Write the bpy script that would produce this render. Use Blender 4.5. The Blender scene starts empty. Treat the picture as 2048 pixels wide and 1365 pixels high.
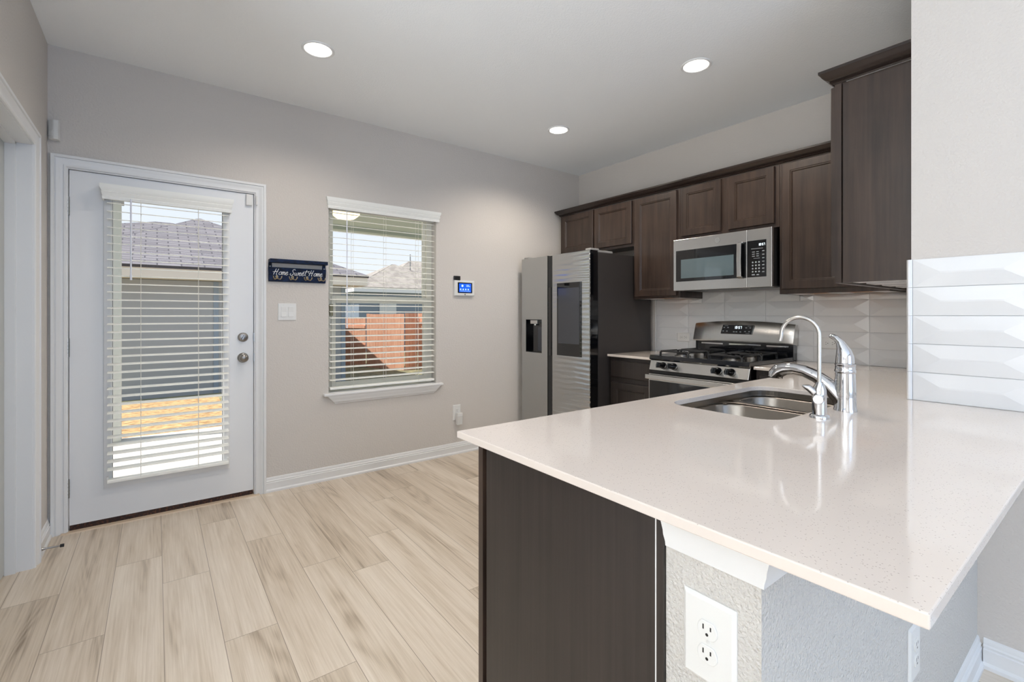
import bpy, bmesh, math, random
from mathutils import Vector, Matrix
random.seed(7)
C = bpy.context.scene.collection
SC = bpy.context.scene
R = math.radians
# ---------------------------------------------------------------- camera, world, sun, lights, exposure
H = 1.22
cam = bpy.data.cameras.new('camera'); cam_o = bpy.data.objects.new('camera', cam); C.objects.link(cam_o)
cam_o.location = (0, 0, H); cam_o.rotation_euler = (R(90), 0, R(-37.005))
cam.sensor_width = 36; cam.lens = 943.21/2048*36; cam.shift_y = -52.8/2048; cam.clip_start = .02; cam.clip_end = 300
SC.camera = cam_o
SC.view_settings.view_transform = 'Standard'; SC.view_settings.look = 'None'
SC.view_settings.exposure = 0.18; SC.view_settings.gamma = 1.0
SC.view_settings.use_curve_mapping = False
SC.cycles.use_denoising = True
SC.cycles.max_bounces = 12; SC.cycles.diffuse_bounces = 6; SC.cycles.transparent_max_bounces = 24
SC.cycles.sample_clamp_indirect = 6.0

w = bpy.data.worlds.new('sky'); SC.world = w; w.use_nodes = True
nt = w.node_tree; nt.nodes.clear()
wo = nt.nodes.new('ShaderNodeOutputWorld'); bg = nt.nodes.new('ShaderNodeBackground')
tc = nt.nodes.new('ShaderNodeTexCoord'); sx = nt.nodes.new('ShaderNodeSeparateXYZ'); cr = nt.nodes.new('ShaderNodeValToRGB')
cr.color_ramp.elements[0].position = 0.0; cr.color_ramp.elements[0].color = (.90, .95, 1.0, 1)
cr.color_ramp.elements[1].position = 0.7; cr.color_ramp.elements[1].color = (.56, .72, .95, 1)
nt.links.new(tc.outputs['Generated'], sx.inputs[0]); nt.links.new(sx.outputs['Z'], cr.inputs[0])
nt.links.new(cr.outputs[0], bg.inputs[0]); bg.inputs[1].default_value = .92
nt.links.new(bg.outputs[0], wo.inputs[0])

def lamp(name, kind, loc, energy, color, rot=(0, 0, 0), **kw):
    l = bpy.data.lights.new(name, kind); o = bpy.data.objects.new(name, l); C.objects.link(o)
    o.location = loc; o.rotation_euler = rot; l.energy = energy; l.color = color
    for k, v in kw.items(): setattr(l, k, v)
    return o
sun = lamp('sun', 'SUN', (0, 20, 20), 6.0, (1, .95, .88), angle=R(.6))
sun.rotation_euler = Vector((-.60, .14, 1.0)).to_track_quat('Z', 'Y').to_euler()
# daylight entering through the living-room windows left of and behind the camera, plus an added ceiling fill
wl = lamp('daylight_side_window', 'AREA', (-5.36, -.75, 1.35), 42, (1, .955, .91), shape='RECTANGLE', size=3.2, size_y=1.9)
wl.rotation_euler = Vector((.88, .06, .44)).to_track_quat('-Z', 'Y').to_euler()
bl = lamp('added_ceiling_fill', 'AREA', (-2.9, -.3, .05), 330, (.86, .94, 1.0), shape='RECTANGLE', size=2.2, size_y=2.4, spread=R(150))  # added unseen fill lamp aimed up from the floor to brighten the ceiling
bl.rotation_euler = Vector((.12, .12, .98)).to_track_quat('-Z', 'Y').to_euler()
lamp('daylight_back_window', 'AREA', (.9, -2.94, 1.5), 40, (.40, .63, 1.0), (R(-95), 0, R(180)), shape='RECTANGLE', size=2.2, size_y=1.7)

# ---------------------------------------------------------------- materials
def lin(c):
    return tuple(((x/255)/12.92 if x/255 <= .04045 else ((x/255+.055)/1.055)**2.4) for x in c)
def mat(name, rgb, rough=.5, metal=0, spec=.5, bump=None, coat=0, emit=None, estr=0, srgb=True, **kw):
    m = bpy.data.materials.new(name); m.use_nodes = True
    t = m.node_tree; b = t.nodes['Principled BSDF']
    c = lin(rgb) if srgb else rgb
    b.inputs['Base Color'].default_value = (*c, 1); b.inputs['Roughness'].default_value = rough
    b.inputs['Metallic'].default_value = metal; b.inputs['Specular IOR Level'].default_value = spec
    b.inputs['Coat Weight'].default_value = coat
    if emit: b.inputs['Emission Color'].default_value = (*lin(emit), 1); b.inputs['Emission Strength'].default_value = estr
    if bump:
        sc, st, det = bump[:3]
        tc = t.nodes.new('ShaderNodeTexCoord'); n = t.nodes.new('ShaderNodeTexNoise'); bp = t.nodes.new('ShaderNodeBump')
        n.inputs['Scale'].default_value = sc; n.inputs['Detail'].default_value = det
        bp.inputs['Strength'].default_value = st; bp.inputs['Distance'].default_value = bump[3] if len(bump) > 3 else .004
        t.links.new(tc.outputs['Object'], n.inputs['Vector']); t.links.new(n.outputs[0], bp.inputs['Height'])
        t.links.new(bp.outputs[0], b.inputs['Normal'])
    return m
def nodes(m): return m.node_tree, m.node_tree.nodes['Principled BSDF']
def wood_mat(name, c1, c2, scale=(34, 34, 1.6), rough=.35, grain_bump=.1):
    m = mat(name, c1, rough); t, b = nodes(m)
    tc = t.nodes.new('ShaderNodeTexCoord'); mp = t.nodes.new('ShaderNodeMapping'); mp.inputs['Scale'].default_value = scale
    n = t.nodes.new('ShaderNodeTexNoise'); n.inputs['Scale'].default_value = 1; n.inputs['Detail'].default_value = 6; n.inputs['Roughness'].default_value = .62
    n2 = t.nodes.new('ShaderNodeTexNoise'); n2.inputs['Scale'].default_value = 5; n2.inputs['Detail'].default_value = 2
    mx = t.nodes.new('ShaderNodeMath'); mx.operation = 'MULTIPLY_ADD'; mx.inputs[1].default_value = .35
    cr = t.nodes.new('ShaderNodeValToRGB'); cr.color_ramp.elements[0].position = .42; cr.color_ramp.elements[1].position = .88
    cr.color_ramp.elements[0].color = (*lin(c1), 1); cr.color_ramp.elements[1].color = (*lin(c2), 1)
    t.links.new(tc.outputs['Object'], mp.inputs[0]); t.links.new(mp.outputs[0], n.inputs['Vector']); t.links.new(tc.outputs['Object'], n2.inputs['Vector'])
    t.links.new(n2.outputs[0], mx.inputs[0]); t.links.new(n.outputs[0], mx.inputs[2])
    t.links.new(mx.outputs[0], cr.inputs[0]); t.links.new(cr.outputs[0], b.inputs['Base Color'])
    bp = t.nodes.new('ShaderNodeBump'); bp.inputs['Strength'].default_value = grain_bump; bp.inputs['Distance'].default_value = .002
    t.links.new(n.outputs[0], bp.inputs['Height']); t.links.new(bp.outputs[0], b.inputs['Normal'])
    return m
def steel_mat(name, rgb, rough=.27, wave=0, scale=(2, 260, 260), bstr=.03):
    m = mat(name, rgb, rough, 1.0); t, b = nodes(m)
    tc = t.nodes.new('ShaderNodeTexCoord'); mp = t.nodes.new('ShaderNodeMapping'); mp.inputs['Scale'].default_value = scale
    n = t.nodes.new('ShaderNodeTexNoise'); n.inputs['Scale'].default_value = 1; n.inputs['Detail'].default_value = 3
    t.links.new(tc.outputs['Object'], mp.inputs[0]); t.links.new(mp.outputs[0], n.inputs['Vector'])
    bp = t.nodes.new('ShaderNodeBump'); bp.inputs['Strength'].default_value = bstr; bp.inputs['Distance'].default_value = .001
    t.links.new(n.outputs[0], bp.inputs['Height'])
    last = bp
    if wave:
        wv = t.nodes.new('ShaderNodeTexWave'); wv.bands_direction = 'Z'; wv.inputs['Scale'].default_value = 7.5; wv.inputs['Distortion'].default_value = 2.2
        wv.inputs['Detail'].default_value = 1.5; wv.inputs['Detail Scale'].default_value = .6
        b2 = t.nodes.new('ShaderNodeBump'); b2.inputs['Strength'].default_value = wave; b2.inputs['Distance'].default_value = .01
        t.links.new(tc.outputs['Object'], wv.inputs['Vector']); t.links.new(wv.outputs[1], b2.inputs['Height'])
        t.links.new(bp.outputs[0], b2.inputs['Normal']); last = b2
    t.links.new(last.outputs[0], b.inputs['Normal'])
    return m
def glass_mat(name, tint=(1, 1, 1), refl=.06, rough=0.0):
    m = bpy.data.materials.new(name); m.use_nodes = True; t = m.node_tree; t.nodes.clear()
    o = t.nodes.new('ShaderNodeOutputMaterial'); tr = t.nodes.new('ShaderNodeBsdfTransparent'); gl = t.nodes.new('ShaderNodeBsdfGlossy')
    fr = t.nodes.new('ShaderNodeLayerWeight'); fr.inputs[0].default_value = .12
    mu = t.nodes.new('ShaderNodeMath'); mu.operation = 'MULTIPLY'; mu.inputs[1].default_value = refl*6
    mx = t.nodes.new('ShaderNodeMixShader'); tr.inputs[0].default_value = (*tint, 1); gl.inputs['Roughness'].default_value = rough
    t.links.new(fr.outputs['Fresnel'], mu.inputs[0]); t.links.new(mu.outputs[0], mx.inputs[0])
    t.links.new(tr.outputs[0], mx.inputs[1]); t.links.new(gl.outputs[0], mx.inputs[2]); t.links.new(mx.outputs[0], o.inputs[0])
    return m
def color_noise(m, c1, c2, scale, p0=.4, p1=.6, detail=4, vec_scale=None):
    t, b = nodes(m); tc = t.nodes.new('ShaderNodeTexCoord'); n = t.nodes.new('ShaderNodeTexNoise')
    n.inputs['Scale'].default_value = scale; n.inputs['Detail'].default_value = detail
    cr = t.nodes.new('ShaderNodeValToRGB'); cr.color_ramp.elements[0].position = p0; cr.color_ramp.elements[1].position = p1
    cr.color_ramp.elements[0].color = (*lin(c1), 1); cr.color_ramp.elements[1].color = (*lin(c2), 1)
    if vec_scale:
        mp = t.nodes.new('ShaderNodeMapping'); mp.inputs['Scale'].default_value = vec_scale
        t.links.new(tc.outputs['Object'], mp.inputs[0]); t.links.new(mp.outputs[0], n.inputs['Vector'])
    else: t.links.new(tc.outputs['Object'], n.inputs['Vector'])
    t.links.new(n.outputs[0], cr.inputs[0]); t.links.new(cr.outputs[0], b.inputs['Base Color'])
    return m
M = {}
M['wall'] = mat('wall_paint_greige', (203, 198, 193), .85, bump=(95, .4, 2, .006))
M['wall_rough'] = mat('wall_paint_heavy_texture', (208, 205, 200), .9, bump=(150, 1.0, 4, .009))
M['ceiling'] = mat('ceiling_paint', (240, 243, 246), .95, bump=(130, .3, 2))
M['trim'] = mat('white_trim_paint', (224, 225, 226), .35)
M['door'] = mat('white_door_paint', (226, 228, 231), .4)
M['gray_door'] = mat('pale_gray_door_paint', (186, 190, 189), .5)
M['plastic'] = mat('white_plastic', (220, 220, 218), .35)
M['plastic_dim'] = mat('white_plastic_shade', (215, 215, 213), .4)
M['black'] = mat('black_plastic', (14, 14, 16), .3)
M['gloss_black'] = mat('gloss_black', (10, 11, 14), .06, coat=.5)
M['enamel'] = mat('black_enamel', (16, 18, 24), .12, coat=.6)
M['iron'] = mat('cast_iron', (24, 25, 28), .45)
M['fridge_side'] = mat('charcoal_textured_steel', (66, 62, 61), .45, metal=.3, bump=(400, .15, 2))
M['rubber'] = mat('dark_rubber', (45, 45, 45), .8)
M['cab'] = wood_mat('espresso_wood', (36, 28, 24), (67, 53, 45), rough=.3)
M['cab_edge'] = wood_mat('espresso_wood_rail', (38, 29, 25), (68, 54, 46), rough=.3)
M['crown'] = mat('dark_crown_wood', (40, 31, 27), .24)
M['panel'] = wood_mat('dark_end_panel', (34, 29, 27), (52, 45, 42), scale=(60, 60, 1.2))
M['raw'] = mat('raw_wood', (196, 142, 92), .6)
M['steel'] = steel_mat('brushed_steel', (205, 204, 202), .26)
M['fridge'] = steel_mat('fridge_steel', (186, 187, 187), .2, wave=.26, scale=(200, 200, 3))
M['sink'] = steel_mat('sink_steel', (142, 135, 127), .3, scale=(60, 60, 60), bstr=.02)
M['chrome'] = mat('chrome', (204, 205, 208), .05, 1.0)
M['nickel'] = mat('satin_nickel', (150, 146, 142), .3, 1.0)
M['hinge'] = mat('hinge_nickel', (140, 140, 138), .35, 1.0)
M['bronze'] = mat('dark_bronze_sweep', (52, 30, 20), .6); color_noise(M['bronze'], (40, 20, 14), (120, 70, 40), 90, .5, .8)
M['slat'] = mat('blind_slat', (244, 244, 239), .45)
M['valance'] = mat('blind_valance', (238, 239, 236), .4)
M['cord'] = mat('blind_cord', (228, 226, 218), .7)
M['wand'] = mat('clear_wand', (226, 230, 242), .2)
M['glass'] = glass_mat('window_glass')
M['screen'] = glass_mat('insect_screen_pane', (.86, .87, .88), .03, .4)
M['vinyl'] = mat('vinyl_frame', (226, 224, 212), .4)
M['navy'] = mat('navy_wood', (8, 20, 46), .55, spec=.25); color_noise(M['navy'], (4, 9, 22), (14, 48, 98), 9, .4, .75, 6, (4, 30, 30))
M['white_ink'] = mat('white_lettering', (240, 240, 238), .6)
M['brass'] = mat('antique_brass', (196, 178, 148), .35, 1.0)
M['lens'] = mat('lamp_lens', (255, 255, 255), .4, emit=(255, 246, 232), estr=3.2)
M['porch_lens'] = mat('porch_lamp_lens', (255, 240, 200), .4, emit=(255, 226, 170), estr=2.2)
M['blue_screen'] = mat('blue_display', (10, 60, 190), .3, emit=(24, 92, 232), estr=.9)
M['icon'] = mat('display_icon', (190, 220, 255), .3, emit=(170, 210, 255), estr=1.0)
M['digit'] = mat('clock_digits', (225, 235, 240), .3, emit=(225, 238, 245), estr=1.2)
M['key_ink'] = mat('keypad_ink', (150, 156, 162), .5)
M['badge'] = mat('badge_gray', (120, 124, 126), .3, .8)
M['tile'] = mat('white_gloss_tile', (219, 220, 221), .08, coat=.3)
M['grout'] = mat('pale_grout', (196, 198, 200), .9)
M['mw_window'] = mat('microwave_window', (82, 98, 104), .04, coat=1.0)
M['fridge_glass'] = mat('fridge_display_glass', (58, 60, 66), .22, coat=.3)
# quartz
q = mat('white_quartz', (226, 220, 215), .09, coat=.25); t, b = nodes(q)
tc = t.nodes.new('ShaderNodeTexCoord'); v = t.nodes.new('ShaderNodeTexVoronoi'); v.inputs['Scale'].default_value = 330; v.feature = 'F1'
wn = t.nodes.new('ShaderNodeSeparateColor'); lt = t.nodes.new('ShaderNodeMath'); lt.operation = 'GREATER_THAN'; lt.inputs[1].default_value = .87
lt2 = t.nodes.new('ShaderNodeMath'); lt2.operation = 'LESS_THAN'; lt2.inputs[1].default_value = .33
mu = t.nodes.new('ShaderNodeMath'); mu.operation = 'MULTIPLY'; mu2 = t.nodes.new('ShaderNodeMath'); mu2.operation = 'MULTIPLY'; mu2.inputs[1].default_value = .8
mxx = t.nodes.new('ShaderNodeMix'); mxx.data_type = 'RGBA'; mxx.inputs[6].default_value = (*lin((214, 204, 196)), 1); mxx.inputs[7].default_value = (*lin((168, 158, 150)), 1)
t.links.new(tc.outputs['Object'], v.inputs['Vector']); t.links.new(v.outputs['Color'], wn.inputs[0]); t.links.new(wn.outputs[0], lt.inputs[0])
t.links.new(v.outputs['Distance'], lt2.inputs[0]); t.links.new(lt.outputs[0], mu.inputs[0]); t.links.new(lt2.outputs[0], mu.inputs[1])
t.links.new(mu.outputs[0], mu2.inputs[0]); t.links.new(mu2.outputs[0], mxx.inputs[0]); t.links.new(mxx.outputs[2], b.inputs['Base Color']); M['quartz'] = q
# exterior
M['concrete'] = mat('patio_concrete', (196, 192, 186), .9); color_noise(M['concrete'], (184, 180, 175), (206, 202, 197), 6)
M['dry_grass'] = mat('dry_lawn', (190, 150, 95), 1); color_noise(M['dry_grass'], (140, 106, 66), (206, 172, 124), 14, .35, .65, 8)
M['lawn_shade'] = mat('patchy_lawn_painted_shade', (130, 130, 100), 1); color_noise(M['lawn_shade'], (104, 106, 86), (160, 152, 112), 5, .35, .65, 8)  # gray-green lawn tone with the shadow over it put into the colour
M['siding'] = mat('gray_siding', (162, 164, 168), .85)
M['siding_blue'] = mat('blue_gray_siding', (140, 152, 166), .85)
M['fascia'] = mat('cream_fascia', (222, 212, 200), .7)
M['fence'] = wood_mat('cedar_fence', (206, 140, 108), (238, 186, 154), scale=(26, 26, 1.2), rough=.85)
M['soffit'] = mat('patio_ceiling_paint', (176, 182, 168), .85)
M['post'] = mat('pale_post_paint', (206, 208, 200), .7)
def shingles():
    m = mat('roof_shingles', (150, 146, 148), .95); t, b = nodes(m)
    uv = t.nodes.new('ShaderNodeTexCoord'); br = t.nodes.new('ShaderNodeTexBrick'); br.inputs['Scale'].default_value = 1
    br.inputs['Color1'].default_value = (*lin((132, 128, 131)), 1); br.inputs['Color2'].default_value = (*lin((112, 108, 112)), 1); br.inputs['Mortar'].default_value = (*lin((78, 75, 80)), 1)
    br.inputs['Mortar Size'].default_value = .014; br.inputs['Brick Width'].default_value = .42; br.inputs['Row Height'].default_value = .15
    t.links.new(uv.outputs['UV'], br.inputs['Vector']); t.links.new(br.outputs[0], b.inputs['Base Color']); return m
M['shingle'] = shingles()
# floor planks: each plank's own tone and grain come from its UVs and a per-plank attribute
def floor_mat():
    m = mat('vinyl_plank_floor', (200, 185, 165), .34); t, b = nodes(m)
    uv = t.nodes.new('ShaderNodeUVMap'); uv.uv_map = 'UVMap'; at = t.nodes.new('ShaderNodeAttribute'); at.attribute_name = 'plank'
    sp = t.nodes.new('ShaderNodeSeparateColor'); t.links.new(at.outputs['Color'], sp.inputs[0])
    su = t.nodes.new('ShaderNodeSeparateXYZ'); t.links.new(uv.outputs[0], su.inputs[0])
    def mth(op, a, bb=None, c=None):
        n = t.nodes.new('ShaderNodeMath'); n.operation = op
        for i, x in enumerate((a, bb, c)):
            if x is None: continue
            if isinstance(x, (int, float)): n.inputs[i].default_value = x
            else: t.links.new(x, n.inputs[i])
        return n.outputs[0]
    def vec(x, y, z):
        n = t.nodes.new('ShaderNodeCombineXYZ')
        for i, q in enumerate((x, y, z)):
            if isinstance(q, (int, float)): n.inputs[i].default_value = q
            else: t.links.new(q, n.inputs[i])
        return n.outputs[0]
    u, vv = su.outputs[0], su.outputs[1]; seed = mth('MULTIPLY', sp.outputs[1], 91.0)
    def noise(vx, sc, det, ro=.55, dist=0):
        n = t.nodes.new('ShaderNodeTexNoise'); n.inputs['Scale'].default_value = sc; n.inputs['Detail'].default_value = det; n.inputs['Roughness'].default_value = ro
        n.inputs['Distortion'].default_value = dist; t.links.new(vx, n.inputs['Vector']); return n.outputs[0]
    fine = noise(vec(mth('MULTIPLY', u, 150), mth('MULTIPLY', vv, 3), seed), 1, 4, .65)
    broad = noise(vec(mth('MULTIPLY', u, 13), mth('MULTIPLY', vv, 1.0), seed), 1, 3, .6, .3)
    # cathedral figure: contour lines of a stretched smooth noise
    cath = noise(vec(mth('MULTIPLY', u, 8), mth('MULTIPLY', vv, .75), mth('ADD', seed, 7.3)), 1, 1, .4, .25)
    rings = mth('SINE', mth('MULTIPLY', cath, 85.0)); rings = mth('MULTIPLY_ADD', rings, .5, .5)
    ringmask = mth('SUBTRACT', broad, .46); ringmask = mth('MULTIPLY', ringmask, 4.5); 
    cl = t.nodes.new('ShaderNodeClamp'); t.links.new(ringmask, cl.inputs[0]); ringmask = cl.outputs[0]
    tone = mth('MULTIPLY_ADD', sp.outputs[0], .34, mth('MULTIPLY', mth('SUBTRACT', broad, .5), -.95))
    tone = mth('ADD', tone, mth('MULTIPLY', mth('SUBTRACT', fine, .5), .95))
    tone = mth('SUBTRACT', tone, mth('MULTIPLY', mth('MULTIPLY', rings, ringmask), .24))
    tone = mth('ADD', tone, .42)
    cr = t.nodes.new('ShaderNodeValToRGB'); e = cr.color_ramp.elements
    e[0].position = 0; e[0].color = (*lin((138, 121, 102)), 1); e[1].position = 1; e[1].color = (*lin((223, 211, 196)), 1)
    k = e.new(.5); k.color = (*lin((199, 184, 165)), 1)
    t.links.new(tone, cr.inputs[0])
    mx = t.nodes.new('ShaderNodeMix'); mx.data_type = 'RGBA'; mx.inputs[7].default_value = (*lin((120, 106, 92)), 1)
    t.links.new(cr.outputs[0], mx.inputs[6])
    # bevel line at plank edges: u in metres 0..w (blue attr), v metres 0..len
    du = mth('MINIMUM', u, mth('SUBTRACT', .18, u)); dv = mth('MINIMUM', vv, mth('SUBTRACT', mth('MULTIPLY', sp.outputs[2], 2.0), vv))
    seam = mth('LESS_THAN', mth('MINIMUM', du, dv), .0012); seam = mth('MULTIPLY', seam, .75)
    t.links.new(seam, mx.inputs[0]); t.links.new(mx.outputs[2], b.inputs['Base Color'])
    bp = t.nodes.new('ShaderNodeBump'); bp.inputs['Strength'].default_value = .12; bp.inputs['Distance'].default_value = .002
    t.links.new(fine, bp.inputs['Height']); t.links.new(bp.outputs[0], b.inputs['Normal'])
    return m
M['floor'] = floor_mat()

# ---------------------------------------------------------------- mesh helpers
class MB:
    def __init__(s): s.bm = bmesh.new(); s.T = Matrix.Identity(4); s.mi = 0
    def v(s, p): return s.bm.verts.new(s.T @ Vector(p))
    def f(s, vs):
        try:
            f = s.bm.faces.new(vs); f.material_index = s.mi; return f
        except ValueError: return None
    def poly(s, pts): return s.f([s.v(p) for p in pts])
    def box(s, x0, x1, y0, y1, z0, z1):
        a = [s.v(p) for p in ((x0,y0,z0),(x1,y0,z0),(x1,y1,z0),(x0,y1,z0),(x0,y0,z1),(x1,y0,z1),(x1,y1,z1),(x0,y1,z1))]
        for q in ((3,2,1,0),(4,5,6,7),(0,1,5,4),(1,2,6,5),(2,3,7,6),(3,0,4,7)): s.f([a[i] for i in q])
    def loft(s, rings, cap0=True, cap1=True, closed=True):
        rv = [[s.v(p) for p in r] for r in rings]; n = len(rv[0])
        for a, b in zip(rv, rv[1:]):
            for i in range(n if closed else n-1):
                j = (i+1) % n; s.f([a[i], a[j], b[j], b[i]])
        if cap0: s.f(rv[0][::-1])
        if cap1: s.f(rv[-1])
        return rv
    def tube(s, pts, r, n=10, caps=True):
        pts = [Vector(p) for p in pts]; rr = r if isinstance(r, (list, tuple)) else [r]*len(pts)
        rings = []; prev = None
        for i, p in enumerate(pts):
            d = (pts[min(i+1, len(pts)-1)] - pts[max(i-1, 0)]).normalized()
            if prev is None:
                a = Vector((0, 0, 1)) if abs(d.z) < .9 else Vector((1, 0, 0)); x = d.cross(a).normalized()
            else: x = (prev - d*prev.dot(d)).normalized()
            prev = x; y = d.cross(x)
            rings.append([p + (x*math.cos(k*2*math.pi/n) + y*math.sin(k*2*math.pi/n))*rr[i] for k in range(n)])
        s.loft(rings, caps, caps)
    def lathe(s, prof, o=(0, 0, 0), axis='Z', n=24, caps=True):
        o = Vector(o); A = {'Z': (Vector((1,0,0)), Vector((0,1,0)), Vector((0,0,1))), 'X': (Vector((0,1,0)), Vector((0,0,1)), Vector((1,0,0))), 'Y': (Vector((0,0,1)), Vector((1,0,0)), Vector((0,1,0)))}[axis]
        s.loft([[o + (A[0]*math.cos(k*2*math.pi/n) + A[1]*math.sin(k*2*math.pi/n))*max(r, 1e-5) + A[2]*h for k in range(n)] for r, h in prof], caps, caps)
    def sphere(s, o, r, n=12, sc=(1,1,1)):
        o = Vector(o); s.loft([[o + Vector((math.cos(k*2*math.pi/n)*math.sin(a)*r*sc[0], math.sin(k*2*math.pi/n)*math.sin(a)*r*sc[1], math.cos(a)*r*sc[2])) for k in range(n)] for a in [math.pi - i*math.pi/8 + (1e-3 if i == 8 else 0) - (1e-3 if i == 0 else 0) for i in range(9)]])
    def prism(s, poly, z0, z1, P=lambda a, b, h: (a, b, h)):
        s.loft([[P(a, b, z0) for a, b in poly], [P(a, b, z1) for a, b in poly]])
    def sweep(s, path, prof, P=lambda a, b, h: (a, b, h), closed=False):
        """profile (offset to the right of the path, height) along a 2D polyline with mitred corners"""
        n = len(path); rings = []
        for i in range(n):
            p = Vector(path[i])
            def nr(a, b): d = (Vector(b)-Vector(a)).normalized(); return Vector((d.y, -d.x))
            if closed: n1 = nr(path[i-1], path[i]); n2 = nr(path[i], path[(i+1) % n])
            else:
                n1 = nr(path[max(i-1, 0)], path[max(i-1, 0)+1]); n2 = nr(path[min(i, n-2)], path[min(i, n-2)+1])
            m = (n1+n2); m = m/(1+n1.dot(n2)) if (1+n1.dot(n2)) > 1e-4 else n1
            rings.append([P(p.x+m.x*o, p.y+m.y*o, h) for o, h in prof])
        if closed: rings.append(rings[0])
        s.loft(rings, not closed, not closed)
    def rings_rect(s, w, h, rings, back=True):
        """stepped rectangle centred at 0: rings of (inset, height) lofted and capped"""
        s.loft([[(-w/2+i, -h/2+i, z), (w/2-i, -h/2+i, z), (w/2-i, h/2-i, z), (-w/2+i, h/2-i, z)] for i, z in rings], back, True)
def frame(o, u, v, n):
    m = Matrix((u, v, n)).transposed().to_4x4(); m.translation = Vector(o); return m
UX, UY, UZ = Vector((1,0,0)), Vector((0,1,0)), Vector((0,0,1))
def FW(o): return frame(o, UX, UZ, -UY)      # facing -Y (door wall); u = +X, v = up
def FE(o): return frame(o, -UY, UZ, -UX)     # facing -X (cabinet wall); u = -Y
def FN(o): return frame(o, -UX, UZ, UY)      # facing +Y
def FP(o): return frame(o, UX, UZ, -UY)
def finish(mb, name, mats, off, parent, smooth, bevel, recalc=True):
    bmesh.ops.remove_doubles(mb.bm, verts=mb.bm.verts, dist=1e-6)
    if recalc: bmesh.ops.recalc_face_normals(mb.bm, faces=mb.bm.faces)
    bmesh.ops.translate(mb.bm, verts=mb.bm.verts, vec=-Vector(off))
    me = bpy.data.meshes.new(name); mb.bm.to_mesh(me); mb.bm.free()
    for m in (mats if isinstance(mats, (list, tuple)) else [mats]): me.materials.append(m)
    if smooth:
        for p in me.polygons: p.use_smooth = True
        me.set_sharp_from_angle(angle=R(smooth if smooth is not True else 40))
    o = bpy.data.objects.new(name, me); C.objects.link(o)
    if bevel:
        md = o.modifiers.new('bevel', 'BEVEL'); md.width = bevel; md.segments = 2; md.limit_method = 'ANGLE'; md.angle_limit = R(35); md.harden_normals = False
    if parent is not None: o.parent = parent
    return o
class Thing:
    def __init__(s, name, label, cat, loc, group=None, kind=None):
        s.o = bpy.data.objects.new(name, None); C.objects.link(s.o); s.o.location = loc; s.loc = Vector(loc)
        s.o.empty_display_size = .05
        tag(s.o, label, cat, group, kind)
    def part(s, name, mb, m, smooth=False, bevel=0, parent=None, label=None):
        o = finish(mb, name, m, s.loc, parent or s.o, smooth, bevel)
        if label: o['label'] = label
        return o
def tag(o, label, cat, group=None, kind=None):
    o['label'] = label; o['category'] = cat
    if group: o['group'] = group
    if kind: o['kind'] = kind
    return o
def single(name, mb, m, label, cat, loc, group=None, kind=None, smooth=False, bevel=0):
    o = finish(mb, name, m, loc, None, smooth, bevel); o.location = loc
    return tag(o, label, cat, group, kind)
def struct(name, mb, m, label, cat, smooth=False, bevel=0):
    return single(name, mb, m, label, cat, (0, 0, 0), None, 'structure', smooth, bevel)
def bx(*b):
    mb = MB()
    for q in b: mb.box(*q)
    return mb

def bxT(T, *b):
    mb = MB(); mb.T = T
    for q in b: mb.box(*q)
    return mb
# ---------------------------------------------------------------- room shell
D, E, L, CE = 3.597, 3.608, -.477, 2.705     # door wall y, cabinet wall x, left wall x, ceiling z
NX, NY = 2.295, .519                          # near wall face x, its end y
BK, LW, WE = -3.0, -5.5, 1.5                  # back wall y, living room left wall x, end of the left wall
ZC, CT = .897, .0185                          # worktop height, thickness
XP, KY0, KY1 = .715, .338, .503               # peninsula end face, knee wall faces
# floor: every plank a face of one mesh
def build_floor():
    bm = bmesh.new(); uvl = bm.loops.layers.uv.new('UVMap'); cl = bm.loops.layers.float_color.new('plank')
    known = {-3: 2.83, -2: 2.37, -1: 2.97, 0: 2.659, 1: 2.045, 2: 1.655, 3: 2.42, 4: 2.24, 5: 2.54, 6: 3.0}
    tones = {(-1, 1): .78, (0, 1): .8, (1, 1): .85, (2, 1): .55, (3, 1): .62, (4, 1): .25, (5, 1): .75, (6, 1): .55, (7, 1): .45,
             (-1, 0): .9, (0, 0): .9, (1, 0): .45, (2, 0): .4, (3, 0): .85, (4, 0): .95, (5, 0): .9, (6, 0): .75, (-2, 1): .55, (-3, 1): .9, (-2, 0): .7, (-3, 0): .2}
    W, LN, x0 = .18, 1.22, .022
    for i in range(-32, 22):
        xa, xb = x0+i*W, x0+(i+1)*W
        y = known.get(i, 1.6+random.random()*1.2)
        for j in range(-8, 3):
            ya, yb = y+(j-1)*LN, y+j*LN
            ca, cb = max(ya, BK), min(yb, D+.02); da, db = max(xa, LW if (ya+yb)/2 < WE else -.62), min(xb, E)
            if cb-ca < .005 or db-da < .005: continue
            f = bm.faces.new([bm.verts.new(p) for p in ((da, ca, 0), (db, ca, 0), (db, cb, 0), (da, cb, 0))])
            col = (tones.get((i, j), random.random()), random.random(), LN/2, 1)
            for lp in f.loops:
                lp[uvl].uv = (lp.vert.co.x-xa, lp.vert.co.y-ya); lp[cl] = col
    me = bpy.data.meshes.new('floor'); bm.to_mesh(me); bm.free(); me.materials.append(M['floor'])
    o = bpy.data.objects.new('floor', me); C.objects.link(o)
    tag(o, 'light oak-look plank floor running towards the glazed door', 'floor', None, 'structure')
build_floor()
struct('ceiling', bx((LW-.2, E+.2, BK-.1, D+.16, CE, CE+.1)), M['ceiling'], 'flat white lightly textured kitchen ceiling', 'ceiling')
DX0, DX1, DZ = -.393, .526, 2.035            # door slab
WX0, WX1, WZ0, WZ1 = 1.015, 1.902, .64, 2.094  # window opening
T = .16
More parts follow.
